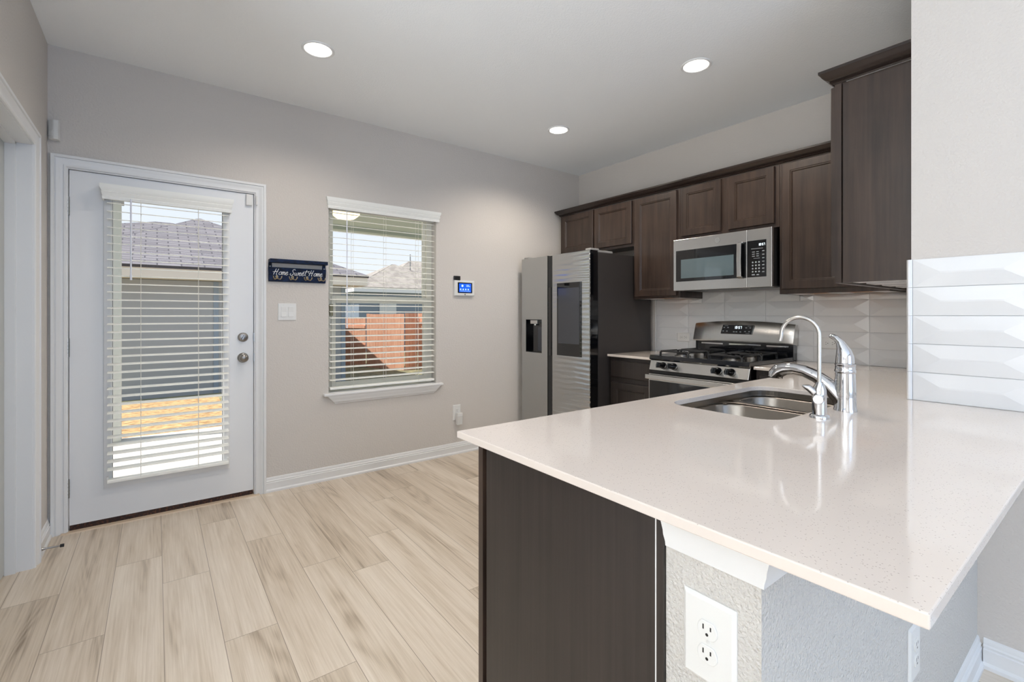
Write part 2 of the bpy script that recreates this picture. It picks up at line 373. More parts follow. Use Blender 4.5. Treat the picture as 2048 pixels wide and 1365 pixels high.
mb = bx((L-.12, DX0-.02, D, D+T, -.1, CE), (DX0-.02, DX1+.02, D, D+T, DZ+.02, CE), (DX1+.02, WX0, D, D+T, -.1, CE),
        (WX0, WX1, D, D+T, -.1, WZ0-.02), (WX0, WX1, D, D+T, WZ1, CE), (WX1, E+.12, D, D+T, -.1, CE))
struct('wall_back', mb, M['wall'], 'greige textured wall holding the glazed door and the window', 'wall')
struct('wall_right', bx((E, E+.12, NY-.16, D, 0, CE)), M['wall'], 'pale wall behind the dark upper cabinets', 'wall')
struct('wall_return', bx((NX+.16, E, NY-.16, NY, 0, CE)), M['wall'], 'return wall carrying the corner cabinet', 'wall')
# near wall: ends at y = NY, runs on past the camera; its return wall carries the corner cabinet
struct('wall_near', bx((NX, NX+.16, BK, NY, 0, CE)), M['wall'], 'pale textured wall at the right end of the bar', 'wall')
LY0, LY1, LZ = 2.33, 3.19, 2.035             # left doorway
mb = bx((L-.12, L, LY1+.012, D, 0, CE), (L-.12, L, LY0-.012, LY1+.012, LZ+.012, CE), (L-.12, L, WE, LY0-.012, 0, CE))
struct('wall_left', mb, M['wall'], 'pale wall at left with the cased doorway', 'wall')
struct('wall_living_north', bx((LW-.12, L-.12, WE, WE+.12, 0, CE)), M['wall'], 'living room wall left of the camera', 'wall')
WY0, WY1, WZA, WZB = -2.4, .9, .35, 2.4
struct('wall_living_left', bx((LW-.12, LW, BK, WY0, 0, CE), (LW-.12, LW, WY1, WE, 0, CE), (LW-.12, LW, WY0, WY1, 0, WZA), (LW-.12, LW, WY0, WY1, WZB, CE)), M['wall'], 'living room wall with a broad window left of the camera', 'wall')
mb = bx((LW-.12, -.25, BK-.12, BK, 0, CE), (2.05, NX+.16, BK-.12, BK, 0, CE), (-.25, 2.05, BK-.12, BK, 0, .5), (-.25, 2.05, BK-.12, BK, 2.4, CE))
struct('wall_front', mb, M['wall'], 'living room wall behind the camera with a wide window', 'wall')
def plain_window(name, x0, x1, y0, y1, z0, z1, label):
    mb = MB()
    if x1-x0 > y1-y0:
        for z in (z0, (z0+z1)/2-.02, z1-.04): mb.box(x0, x1, y0, y1, z, z+.04)
        for k in range(4): xx = x0+(x1-x0-.04)*k/3; mb.box(xx, xx+.04, y0, y1, z0, z1)
    else:
        for z in (z0, (z0+z1)/2-.02, z1-.04): mb.box(x0, x1, y0, y1, z, z+.04)
        for k in range(3): yy = y0+(y1-y0-.04)*k/2; mb.box(x0, x1, yy, yy+.04, z0, z1)
    struct(name, mb, M['trim'], label, 'window')
plain_window('window_2', -.25, 2.05, BK-.1, BK-.05, .5, 2.4, 'wide white living room window behind the camera')
plain_window('window_3', LW-.1, LW-.05, WY0, WY1, WZA, WZB, 'broad white living room window left of the camera')
# knee wall under the bar
struct('wall_peninsula', bx((XP+.006, NX, KY0, KY1, 0, ZC-CT)), M['wall_rough'], 'heavily textured white half wall under the quartz bar', 'wall')

# baseboards
BB = [(0, 0), (.020, 0), (.020, .012), (.015, .019), (.013, .021), (.013, .060), (.0135, .063), (.009, .066), (.009, .070), (.011, .074), (.007, .080), (.007, .086), (.004, .096), (0, .099)]
def baseboard(name, path, label):
    mb = MB(); mb.sweep(path, BB); struct(name, mb, M['trim'], label, 'baseboard', smooth=30)
baseboard('baseboard_back', [(DX1+.068, D), (2.78, D)], 'white moulded baseboard below the window')
baseboard('baseboard_left', [(L, LY1+.074), (L, D)], 'short white baseboard between the two door casings')
baseboard('baseboard_left_2', [(L, WE), (L, LY0-.08)], 'white baseboard on the left wall before the doorway')
baseboard('baseboard_near', [(NX, KY0-.016), (NX, BK)], 'white baseboard on the wall right of the bar')
baseboard('baseboard_peninsula', [(XP+.006, KY1), (XP+.006, KY0), (NX, KY0)], 'white baseboard along the half wall under the bar')
# casing profiles (offset outward, height off the wall)
CAS = [(0, 0), (0, .009), (.004, .013), (.012, .013), (.013, .009), (.017, .009), (.030, .012), (.040, .019), (.044, .020), (.045, .016), (.049, .016), (.051, .023), (.064, .023), (.066, .020), (.066, 0)]
mb = MB(); mb.sweep([(DX1+.006, .0), (DX1+.006, DZ+.006), (DX0-.006, DZ+.006), (DX0-.006, .0)], CAS, P=lambda a, b, h: (a, D-h, b))
struct('trim_1', mb, M['trim'], 'white moulded casing around the glazed back door', 'door casing', smooth=30)
mb = MB(); mb.sweep([(LY0-.004, 0), (LY0-.004, LZ+.004), (LY1+.004, LZ+.004), (LY1+.004, 0)], [(-o, h) for o, h in CAS], P=lambda a, b, h: (L+h, a, b))
struct('trim_2', mb, M['trim'], 'white moulded casing around the left doorway', 'door casing', smooth=30)
# left doorway jamb, stop and closed door
mb = bx((L-.12, L+.002, LY1, LY1+.012, 0, LZ), (L-.12, L+.002, LY0-.012, LY0, 0, LZ), (L-.12, L+.002, LY0-.012, LY1+.012, LZ, LZ+.012),
        (L-.09, L-.053, LY1-.012, LY1, 0, LZ), (L-.09, L-.053, LY0, LY0+.012, 0, LZ), (L-.09, L-.053, LY0, LY1, LZ-.012, LZ))
struct('trim_3', mb, M['trim'], 'white jamb and door stop inside the left doorway', 'door jamb')
d2 = Thing('door_2', 'closed pale gray interior door recessed in the left doorway', 'door', (L-.105, (LY0+LY1)/2, 0), kind='structure')
mb = MB(); mb.box(L-.125, L-.0905, LY0+.003, LY1-.003, .01, LZ-.003)
for z0, z1 in ((.2, .95), (1.1, 1.9)):
    mb.T = frame((L-.0905, (LY0+LY1)/2, (z0+z1)/2), -UY, UZ, UX); mb.rings_rect(.6, z1-z0, [(0, 0), (.0, .001), (.02, .006), (.05, .002)]); mb.T = Matrix.Identity(4)
d2.part('door_panel', mb, M['gray_door'])
mb = MB(); mb.lathe([(.025, 0), (.025, .006), (.01, .012), (.01, .03), (.024, .04), (.026, .052), (.016, .062)], (L-.0905, LY0+.07, .95), 'X')
d2.part('knob', mb, M['nickel'], smooth=True)

# ---------------------------------------------------------------- back door with glass
dr = Thing('door_1', 'white back door with a full glass lite and blind', 'door', ((DX0+DX1)/2, D+.03, 0), kind='structure')
GX0, GX1, GZ0, GZ1 = -.205, .345, .25, 1.905
YF = D+.006; YB = YF+.045
mb = bx((DX0+.003, GX0, YF, YB, .036, DZ-.003), (GX1, DX1-.003, YF, YB, .036, DZ-.003), (GX0, GX1, YF, YB, .036, GZ0), (GX0, GX1, YF, YB, GZ1, DZ-.003))
dr.part('door_slab', mb, M['door'])
mb = MB(); mb.sweep([(GX0, GZ0), (GX0, GZ1), (GX1, GZ1), (GX1, GZ0)], [(0, YF-.004), (0, YF+.03), (-.04, YF), (-.038, YF-.012), (-.028, YF-.014), (-.008, YF-.012)], P=lambda a, b, h: (a, h, b), closed=True)
dr.part('lite_frame', mb, M['trim'], smooth=30)
dr.part('glass_pane', bx((GX0, GX1, YF+.022, YF+.026, GZ0, GZ1)), M['glass'])
for z in (1.828, 1.035, .245):
    mb = bx((DX0-.010, DX0+.003, YF-.003, YF, z-.052, z+.052))
    mb.tube([(DX0-.001, YF-.006, z-.052), (DX0-.001, YF-.006, z+.052)], .006, 10)
    for k in (-.03, -.01, .01, .03): mb.tube([(DX0-.001, YF-.006, z+k-.001), (DX0-.001, YF-.006, z+k+.001)], .0068, 10)
    dr.part('hinge', mb, M['hinge'], smooth=True)
mb = MB(); mb.lathe([(.031, 0), (.031, -.008), (.026, -.016), (.022, -.018), (.001, -.018)], (.461, YF, 1.069), 'Y')
dbo = dr.part('deadbolt', mb, M['nickel'], smooth=True)
mb = MB(); mb.T = frame((.461, YF-.017, 1.069), UX, UZ, -UY) @ Matrix.Rotation(R(-25), 4, 'Z'); mb.prism([(-.006, -.017), (.006, -.017), (.0045, .017), (-.0045, .017)], 0, .016)
dr.part('thumb_turn', mb, M['nickel'], bevel=.002, parent=dbo)
mb = MB(); mb.lathe([(.033, 0), (.033, -.005), (.028, -.012), (.012, -.016), (.011, -.028), (.022, -.036), (.0275, -.046), (.0265, -.056), (.018, -.064), (.001, -.066)], (.461, YF, .932), 'Y')
dr.part('door_knob', mb, M['nickel'], smooth=50)
for z in (1.069, .932): dr.part('strike_plate', bx((DX1-.004, DX1+.006, YF-.0105, YF, z-.028, z+.028)), M['hinge'])
dr.part('bottom_sweep', bx((DX0+.004, DX1-.004, YF+.003, YB-.004, .006, .036)), M['bronze'])
# frame jambs around the slab
mb = bx((DX0-.02, DX0-.001, D-.006, D+T, 0, DZ+.02), (DX1+.001, DX1+.02, D-.006, D+T, 0, DZ+.02), (DX0-.001, DX1+.001, D-.006, D+T, DZ, DZ+.02), (DX0-.001, DX1+.001, YB, YB+.02, DZ-.012, DZ))
struct('trim_4', mb, M['trim'], 'white jamb around the glazed back door', 'door jamb')
mb = MB(); mb.prism([(D-.030, .0), (D-.027, .006), (D+T+.03, .006), (D+T+.03, -.05), (D, -.05), (D, 0)], DX0-.03, DX1+.03, P=lambda a, b, h: (h, a, b))
struct('trim_5', mb, mat('sill_oak_strip', (202, 182, 158), .5), 'pale wooden threshold strip below the back door', 'threshold')

def blind(name, label, loc, x0, x1, yc, ztop, zbot, cords, wand_x, wand_z, vx0, vx1, vz0, vz1, vy0, tilt, wall_y):
    th = Thing(name, label, 'blind', loc)
    mb = MB()
    # moulded valance: front board with returns
    path = [(vx0+.012, wall_y), (vx0+.012, vy0+.015), (vx1-.012, vy0+.015), (vx1-.012, wall_y)]
    mb.sweep(path, [(-.006, vz0), (.000, vz0), (.003, vz0+.016), (-.001, vz0+.020), (.001, vz0+.024), (.007, vz0+.042), (.003, vz0+.046), (.005, vz0+.050), (.012, vz0+.066), (.012, vz1), (-.006, vz1)])
    va = th.part('valance', mb, M['valance'], smooth=25)
    th.part('headrail', bx((x0, x1, yc-.02, yc+.022, ztop+.012, vz1-.006)), M['valance'])
    mb = MB(); n = int(round((ztop-zbot-.03)/.0465)); hw = .0245
    for i in range(n):
        z = ztop-.008-i*.0465; dy = hw*math.cos(tilt); dz = hw*math.sin(tilt)
        mb.loft([[(x, yc-dy, z+dz), (x, yc, z+.0022), (x, yc+dy, z-dz), (x, yc+dy, z-dz-.0026), (x, yc, z-.0004), (x, yc-dy, z+dz-.0026)] for x in (x0, x1)])
    th.part('slats', mb, M['slat'])
    br = th.part('bottom_rail', bx((x0, x1, yc-.024, yc+.024, zbot-.009, zbot+.009)), M['slat'], bevel=.003)
    for cx in cords:
        mb = MB()
        for yy in (yc-.0255, yc+.0255): mb.tube([(cx, yy, ztop+.02), (cx, yy, zbot)], .0011, 6)
        for i in range(n): z = ztop-.012-i*.0465; mb.tube([(cx+.002, yc-.0255, z), (cx+.002, yc+.0255, z)], .0008, 4)
        th.part('ladder_cord', mb, M['cord'])
    mb = MB(); mb.tube([(wand_x, yc-.034, ztop+.02), (wand_x, yc-.036, wand_z)], .0042, 8); mb.tube([(wand_x, yc-.036, wand_z+.03), (wand_x, yc-.036, wand_z)], .0055, 8)
    th.part('tilt_wand', mb, M['wand'], smooth=True)
    return th
bd = blind('window_blind', 'white slatted blind hanging on the glass of the back door', (.07, D, 1.9), -.226, .374, D-.036, 1.872, .262, (-.074, .211), -.119, 1.421, -.258, .40, 1.880, 1.966, D-.075, R(-8), YF)
for x in (-.228, .369): bd.part('hold_down_bracket', bx((x, x+.008, D-.04, YF, .25, .285)), M['plastic'])

# ---------------------------------------------------------------- window
wn = Thing('window_1', 'white single hung window with a blind between door and fridge', 'window', ((WX0+WX1)/2, D+.1, WZ0), kind='structure')
FY0, FY1 = D+.085, D+.145
mb = bx((WX0, WX0+.042, FY0, FY1, WZ0, WZ1), (WX1-.05, WX1, FY0, FY1, WZ0, WZ1), (WX0+.042, WX1-.05, FY0, FY1, WZ0, WZ0+.03), (WX0+.042, WX1-.05, FY0, FY1, WZ1-.035, WZ1))
wn.part('window_frame', mb, M['vinyl'])
LS = Thing
mb = bx((WX0+.042, WX0+.072, FY0-.012, FY0+.02, WZ0+.03, 1.365), (WX1-.08, WX1-.05, FY0-.012, FY0+.02, WZ0+.03, 1.365), (WX0+.072, WX1-.08, FY0-.012, FY0+.02, WZ0+.03, WZ0+.065), (WX0+.072, WX1-.08, FY0-.014, FY0+.02, 1.31, 1.365))
ls = wn.part('lower_sash', mb, M['vinyl'], bevel=.002)
wn.part('glass_pane', bx((WX0+.072, WX1-.08, FY0+.006, FY0+.010, WZ0+.065, 1.31)), M['glass'], parent=ls)
wn.part('insect_screen', bx((WX0+.042, WX1-.05, FY1-.006, FY1-.004, WZ0+.03, 1.34)), M['screen'])
mb = bx((WX0+.042, WX0+.062, FY0+.024, FY1-.01, 1.34, WZ1-.035), (WX1-.07, WX1-.05, FY0+.024, FY1-.01, 1.34, WZ1-.035), (WX0+.062, WX1-.07, FY0+.024, FY1-.01, 1.325, 1.365), (WX0+.062, WX1-.07, FY0+.024, FY1-.01, WZ1-.055, WZ1-.035))
us = wn.part('upper_sash', mb, M['vinyl'])
wn.part('glass_pane', bx((WX0+.062, WX1-.07, FY0+.038, FY0+.042, 1.365, WZ1-.055)), M['glass'], parent=us)
wn.part('sash_latch', bx((WX0+.026, WX0+.05, FY0-.024, FY0-.010, 1.21, 1.30)), mat('latch_olive', (150, 146, 120), .5))
# painted drywall returns, stool and apron
sl = Thing('window_sill', 'white moulded window stool and apron below the window', 'window sill', ((WX0+WX1)/2, D, .6), kind='structure')
mb = bx((WX0, WX1, D, FY0, WZ0-.02, WZ0)); mb.box(.972, 1.95, D-.045, D, WZ0-.02, WZ0)
sl.part('stool', mb, M['trim'], bevel=.006)
mb = MB(); mb.sweep([(1.905, D), (1.035, D)], [(0, WZ0-.020), (-.038, WZ0-.020), (-.036, WZ0-.03), (-.026, WZ0-.046), (-.022, WZ0-.066), (-.010, WZ0-.076), (-.008, WZ0-.083), (0, WZ0-.083)][::-1])
apr = MB()
prof = [(0, -.020), (.038, -.020), (.036, -.03), (.026, -.046), (.022, -.066), (.010, -.076), (.008, -.083), (0, -.083)]
apr.loft([[(1.0-.0+ (.06*(-z-.02)/.063 if side == 0 else 0) if side == 0 else 1.925-.05*(-z-.02)/.063, D-o, WZ0+z) for o, z in prof] for side in (0, 1)])
sl.part('apron', apr, M['trim'], smooth=25)
mb.bm.free()
blind('window_blind', 'white slatted blind inside the window recess beside the fridge', ((WX0+WX1)/2, D, WZ1), WX0+.014, WX1-.012, D+.034, 1.995, .668, (1.2, 1.46, 1.74), 1.149, 1.117, .995, 1.935, 2.006, 2.088, D-.032, R(-7), D)

# ---------------------------------------------------------------- small wall things on the door wall
th = Thing('wall_hook_rack', 'navy wooden key rack lettered Home Sweet Home with four hooks', 'key rack', (.80, D, 1.45))
Y0 = D-.014
mb = bx((.613, .990, Y0, D, 1.449, 1.545), (.613, .634, Y0, D, 1.545, 1.577), (.968, .990, Y0, D, 1.545, 1.577))
th.part('back_board', mb, M['navy'], bevel=.003)
th.part('shelf', bx((.613, .990, D-.075, D, 1.577, 1.601)), M['navy'], bevel=.002)
for x in (.622, .979):
    mb = MB(); mb.lathe([(.0035, 0), (.003, -.002), (.0003, -.003)], (x, Y0, 1.553), 'Y', 10); th.part('screw', mb, M['white_ink'])
# cursive lettering as bent strokes
G = {
 'H': ([[(-.25,.48),(0,.44),(.25,.6)],[(.18,1.0),(.05,.5),(-.05,0)],[(.55,1.0),(.42,.5),(.36,.05),(.48,.02)],[(.0,.5),(.3,.52),(.55,.56)]], .72),
 'o': ([[(.3,.5),(.12,.46),(.02,.2),(.12,.02),(.32,.08),(.4,.3),(.3,.5),(.48,.42)]], .46),
 'm': ([[(0,.45),(.06,.48),(.02,.0)],[(.04,.25),(.18,.5),(.26,.45),(.2,0)],[(.22,.25),(.38,.5),(.46,.45),(.42,.06),(.55,.06)]], .58),
 'e': ([[(.02,.22),(.25,.3),(.32,.45),(.18,.52),(.03,.3),(.06,.06),(.24,.0),(.44,.16)]], .44),
 'S': ([[(.62,.86),(.5,1.02),(.3,.95),(.22,.75),(.35,.55),(.45,.32),(.3,.04),(.05,.0),(-.08,.18),(.05,.3)]], .66),
 'w': ([[(0,.48),(.0,.12),(.12,.0),(.25,.2),(.28,.45),(.26,.12),(.4,.0),(.52,.2),(.55,.48),(.66,.42)]], .66),
 't': ([[(.3,1.0),(.15,.4),(.14,.06),(.3,.04)],[(-.3,.62),(.1,.7),(.5,.72),(.7,.82),(.6,.62)]], .5),
}
mb = MB(); x = .645; s = .041
for ch in 'Home Sweet Home':
    if ch == ' ': x += s*.36; continue
    st, adv = G[ch]
    for q in st:
        pts = []
        for i in range(len(q)-1):
            a = q[max(i-1, 0)]; b_ = q[i]; c_ = q[i+1]; d_ = q[min(i+2, len(q)-1)]
            for k in range(4):
                tt = k/4; f = lambda p0, p1, p2, p3: .5*((2*p1)+(-p0+p2)*tt+(2*p0-5*p1+4*p2-p3)*tt*tt+(-p0+3*p1-3*p2+p3)*tt**3)
                pts.append((f(a[0], b_[0], c_[0], d_[0]), f(a[1], b_[1], c_[1], d_[1])))
        pts.append(q[-1])
        mb.tube([(x+(px+.22*py)*s, Y0-.0008, 1.497+py*s) for px, py in pts], .0021, 6)
    x += adv*s
th.part('lettering', mb, M['white_ink'], smooth=True)
for cx in (.664, .764, .862, .955):
    mb = MB(); z = 1.482
    mb.loft([[(cx+.008*math.cos(a), Y0-h, z+.012*math.sin(a)) for a in [i*math.pi/6 for i in range(12)]] for h in (0, .003)])
    for sgn in (-1, 1):
        mb.tube([(cx, Y0-.003, z-.003), (cx+sgn*.006, Y0-.012, z-.014), (cx+sgn*.016, Y0-.022, z-.018), (cx+sgn*.024, Y0-.028, z-.008), (cx+sgn*.026, Y0-.028, z+.004)], [.004, .0036, .0034, .0032, .0036], 8)
    mb.tube([(cx, Y0-.003, z+.006), (cx, Y0-.012, z-.004), (cx, Y0-.008, z-.014)], .0045, 8)
    th.part('hook', mb, M['brass'], smooth=True)

th = Thing('light_switch', 'white double rocker light switch below the key rack', 'light switch', (.7325, D, 1.24))
mb = MB(); mb.T = FW((.7325, D, 1.2395)); mb.rings_rect(.118, .118, [(0, 0), (0, .004), (.003, .006)])
th.part('wall_plate', mb, M['plastic'])
for dx in (-.023, .023):
    mb = MB(); mb.T = FW((.7325+dx, D-.006, 1.2395)); mb.prism([(-.034, 0), (.034, 0), (.034, .004), (0, .0018), (-.034, .006)][::-1] if dx < 0 else [(-.034, 0), (.034, 0), (.034, .006), (0, .0018), (-.034, .004)][::-1], -.0165, .0165, P=lambda a, b, h: (h, a, b))
    th.part('rocker', mb, M['plastic'], bevel=.0008)
for dx in (-.023, .023):
    for dz in (-.048, .048): mb = MB(); mb.lathe([(.003, 0), (.003, -.001), (.001, -.0015)], (.7325+dx, D-.006, 1.2395+dz), 'Y', 10); th.part('screw', mb, M['plastic_dim'])

th = Thing('security_keypad', 'white alarm keypad with a lit blue screen beside the window', 'alarm keypad', (2.174, D, 1.455))
mb = MB(); mb.T = FW((2.174, D, 1.4535)); mb.rings_rect(.204, .136, [(0, 0), (0, .016), (.004, .021)])
mb.box(-.1, .1, -.073, .06, 0, .006)
th.part('housing', mb, M['plastic'], bevel=.003)
mb = MB(); mb.T = FW((2.176, D-.021, 1.4565)); mb.rings_rect(.148, .092, [(0, 0), (0, .0012)]); bz = th.part('bezel', mb, M['gloss_black'])
mb = MB(); mb.T = FW((2.176, D-.0222, 1.4565)); mb.rings_rect(.122, .074, [(0, 0), (0, .0008)]); dsp = th.part('display', mb, M['blue_screen'], parent=bz)
mb = MB(); mb.T = FW((2.176, D-.023, 1.4565))
mb.lathe([(.010, 0), (.010, .0005)], (-.028, .017, 0)); 
for i in range(4): mb.lathe([(.0065, 0), (.0065, .0005)], (-.046+i*.026, -.014, 0), n=12)
mb.box(.012, .05, .012, .016, 0, .0005); mb.box(.012, .04, .022, .025, 0, .0005); mb.box(-.052, .052, -.03, -.028, 0, .0005)
th.part('screen_icons', mb, M['icon'], parent=bz)
mb = MB(); mb.T = FW((2.176, D-.021, 1.3985)); mb.lathe([(.006, 0), (.006, .001)], n=14); th.part('badge', mb, M['badge'])
th = Thing('key_fob_holder', 'small black module sitting on top of the alarm keypad', 'module', (2.1, D, 1.523))
th.part('housing', bx((2.070, 2.132, D-.018, D, 1.5225, 1.559)), M['black'], bevel=.003)
mb = MB()
for i in range(3):
    for j in range(2): mb.box(2.079+i*.017, 2.089+i*.017, D-.0186, D-.018, 1.531+j*.013, 1.538+j*.013)
th.part('button', mb, M['rubber'])

def outlet(name, label, T, group=None, horizontal=False, dark=False, loc=None, plate=(.076, .122), s=1.0):
    """duplex receptacle; T maps plate plane (u, v, out)"""
    th = Thing(name, label, 'outlet', T.translation, group)
    if horizontal: T = T @ Matrix.Rotation(R(90), 4, 'Z')
    T = T @ Matrix.Diagonal((s, s, 1, 1))
    mb = MB(); mb.T = T; mb.rings_rect(plate[0], plate[1], [(0, 0), (0, .002), (.006, .0065)])
    th.part('wall_plate', mb, M['plastic'], bevel=.0006)
    for k in (-1, 1):
        c = k*.0195
        mb = MB(); mb.T = T
        shp = []
        for i in range(28):
            a = i*2*math.pi/28; px, py = .0172*math.cos(a), .0172*math.sin(a); shp.append((px, max(-.0143, min(.0143, py))))
        mb.loft([[(px, c+py, z) for px, py in shp] for z in (.005, .0085)] + [[(px*.93, c+py*.93, .0095) for px, py in shp]])
        face = th.part('receptacle', mb, M['plastic'], smooth=30)
        mb = MB(); mb.T = T; mb.box(-.0075, -.0053, c+.0005, c+.0085, .0093, .0098); mb.box(.0053, .0075, c+.0015, c+.0080, .0093, .0098)
        mb.lathe([(.0026, .0093), (.0026, .0098)], (0, c-.0065, 0), n=10)
        th.part('slots', mb, M['black'], parent=face)
    mb = MB(); mb.T = T; mb.lathe([(.0032, .006), (.003, .0075), (.001, .008)], n=12); th.part('screw', mb, M['plastic_dim'], smooth=True)
    return th
outlet('wall_outlet', 'white wall outlet low on the wall between window and fridge', FW((2.102, D, .362)), plate=(.078, .135))
th = Thing('plug_adapter', 'white plug-in adapter in the outlet between window and fridge', 'plug adapter', (2.115, D-.0095, .30))
th.part('housing', bx((2.085, 2.138, D-.047, D-.0095, .258, .362)), M['plastic'], bevel=.005)
th.part('cap', bx((2.09, 2.133, D-.052, D-.047, .264, .34)), M['plastic_dim'], bevel=.003)

th = Thing('motion_sensor', 'white motion sensor high in the left corner above the door', 'motion sensor', (L+.03, D, 2.23))
mb = MB(); poly = [(L+.004, D-.02), (L+.028, D-.046), (L+.045, D-.046), (L+.052, D-.03), (L+.052, D), (L+.02, D)]
mb.loft([[(a, b, 2.178) for a, b in poly], [(a, b, 2.184) for a, b in poly], [(a, b, 2.28) for a, b in poly], [(a+.001, b+.004, 2.286) for a, b in poly]])
th.part('housing', mb, M['plastic'], bevel=.004, smooth=30)
mb = MB(); mb.T = frame((L+.016, D-.0335, 2.21), Vector((.024, -.026, 0)).normalized(), UZ, Vector((-.026, -.024, 0)).normalized()); mb.rings_rect(.026, .03, [(0, 0), (0, .0015), (.003, .003)])
th.part('lens', mb, M['plastic_dim'])
th = Thing('door_sensor', 'small white contact sensor at the top corner of the door', 'door sensor', (.50, YF, 1.99))
th.part('housing', bx((.478, .516, YF-.02, YF, 1.953, 2.028)), M['plastic'], bevel=.004)
th = Thing('door_sensor_magnet', 'narrow white magnet on the casing beside the door sensor', 'door sensor', (.53, D-.02, 1.99))
th.part('housing', bx((.5335, .545, D-.031, D-.0172, 1.957, 2.02)), M['plastic'], bevel=.003)
th = Thing('door_stop', 'thin metal door stop sticking out of the left baseboard', 'door stop', (L+.013, 3.30, .045))
mb = MB(); mb.tube([(L+.013, 3.30, .045), (L+.022, 3.30, .045), (L+.035, 3.30, .045), (L+.085, 3.30, .043)], [.011, .008, .0042, .0042], 10); th.part('rod', mb, M['nickel'], smooth=True)
mb = MB(); mb.tube([(L+.085, 3.30, .043), (L+.1, 3.30, .0425)], .008, 10); th.part('rubber_tip', mb, M['rubber'], smooth=True)

# ---------------------------------------------------------------- ceiling lights
for lab, (x, y) in {'round recessed light in the ceiling above the back door': (.722, 2.761), 'round recessed light in the ceiling in front of the fridge': (2.579, 2.801), 'round recessed light in the ceiling before the range and microwave': (2.566, 1.583), 'round recessed light in the ceiling over the bar end': (.722, 1.583)}.items():
    th = Thing('recessed_light', lab, 'ceiling light', (x, y, CE), 'recessed ceiling lights')
    mb = MB(); mb.lathe([(.087, 0), (.087, -.003), (.082, -.007), (.073, -.005), (.070, .0)], (x, y, CE), n=40, caps=False); th.part('trim_ring', mb, M['trim'], smooth=True)
    mb = MB(); mb.lathe([(.072, -.0025), (.0001, -.0035)], (x, y, CE), n=40, caps=False); th.part('lens', mb, M['lens'])
    lamp('can_lamp', 'SPOT', (x, y, CE-.012), 60 if x > 2 else 34, (1, .90, .78), spot_size=R(150), spot_blend=.6, shadow_soft_size=.07).parent = None

# ---------------------------------------------------------------- cabinets
DOOR_R = [(0, 0), (0, .016), (.003, .019), (.050, .019), (.053, .0155), (.058, .0155), (.063, .010), (.0635, .0095)]
def cab_door(th, T, w, h, name='door', m='cab', rings=DOOR_R):
    mb = MB(); mb.T = T; mb.rings_rect(w, h, rings); return th.part(name, mb, M[m])
XF = 3.29                                                            # face frame front of the uppers
def upper(label, y1, y0, z0, z1, doors, loc=None, under=True, skirt=False):
    th = Thing('upper_cabinet', label, 'upper cabinet', (XF+.15, (y0+y1)/2, z0), 'dark upper cabinets')
    mb = bx((XF+.018, E, y1-.016, y1, z0, z1), (XF+.018, E, y0, y0+.016, z0, z1), (XF+.018, E, y0+.016, y1-.016, z0+.018, z0+.034), (XF+.018, E, y0+.016, y1-.016, z1-.016, z1), (E-.012, E, y0+.016, y1-.016, z0+.03, z1-.016))
    th.part('carcass', mb, M['cab'])
    mb = MB(); ys = sorted([y0, y1]); 
    mb.box(XF, XF+.018, y0, y1, z0, z0+.04); mb.box(XF, XF+.018, y0, y1, z1-.04, z1)
    mb.box(XF, XF+.018, y1-.04, y1, z0+.04, z1-.04); mb.box(XF, XF+.018, y0, y0+.04, z0+.04, z1-.04)
    if len(doors) == 2: mb.box(XF, XF+.018, (doors[0][1]+doors[1][0])/2-.03, (doors[0][1]+doors[1][0])/2+.03, z0+.04, z1-.04)
    th.part('face_frame', mb, M['cab_edge'])
    for a, b_, za, zb in doors: cab_door(th, FE((XF, (a+b_)/2, (za+zb)/2)), a-b_, zb-za)
    if under:
        th.part('underside_panel', bx((XF+.02, E-.014, y0+.017, y1-.017, z0+.008, z0+.0175)), M['raw'], label='unstained raw wood underside')
        n = 2 if y1-y0 < .5 else 3
        for k in range(n): yy = y0+.06+(y1-y0-.12)*k/(n-1); th.part('cleat', bx((XF+.03, E-.02, yy-.035, yy+.035, z0+.001, z0+.008)), M['trim'], label='white cleat under the cabinet')
    return th
ZT = 2.2115
upper('two-door dark wood cabinet above the refrigerator', 3.537, 2.618, 1.812, ZT, [(3.507, 3.082, 1.835, 2.205), (3.060, 2.632, 1.835, 2.205)], under=False)
upper('tall narrow dark wood cabinet between fridge and microwave', 2.616, 2.167, 1.353, ZT, [(2.593, 2.191, 1.372, 2.205)])
upper('two-door dark wood cabinet above the microwave', 2.165, 1.426, 1.803, ZT, [(2.149, 1.823, 1.829, 2.206), (1.770, 1.452, 1.829, 2.206)], under=False)
upper('wide dark wood cabinet right of the microwave', 1.424, .84, 1.355, ZT, [(1.405, .93, 1.386, 2.206)])
# corner cabinet on the return wall, its end panel facing the room
XR, YR = 2.338, .775
th = Thing('upper_cabinet', 'dark wood corner cabinet showing its broad side panel', 'upper cabinet', (2.8, NY, 1.355), 'dark upper cabinets')
mb = bx((XR+.006, XR+.02, NY, YR-.016, 1.357, ZT)); th.part('side_panel', mb, M['panel'] if False else M['cab'])
mb = bx((XR+.02, XF+.01, NY, NY+.012, 1.37, ZT), (XR+.02, XF+.01, NY+.012, YR-.016, 1.374, 1.39), (XR+.02, XF+.01, NY+.012, YR-.016, ZT-.018, ZT-.002), (XF-.006, XF+.01, NY+.012, YR-.016, 1.357, ZT)); th.part('carcass', mb, M['cab'])
mb = bx((XR, XF, YR-.012, YR+.012, 1.355, 1.395), (XR, XF, YR-.012, YR+.012, ZT-.04, ZT), (XR, XR+.04, YR-.012, YR+.012, 1.395, ZT-.04), (XF-.04, XF, YR-.012, YR+.012, 1.395, ZT-.04)); th.part('face_frame', mb, M['cab_edge'])
for a, b_ in ((XR+.008, 2.80), (2.815, XF-.04)): cab_door(th, FN(((a+b_)/2, YR+.012, 1.795)), b_-a, .82)
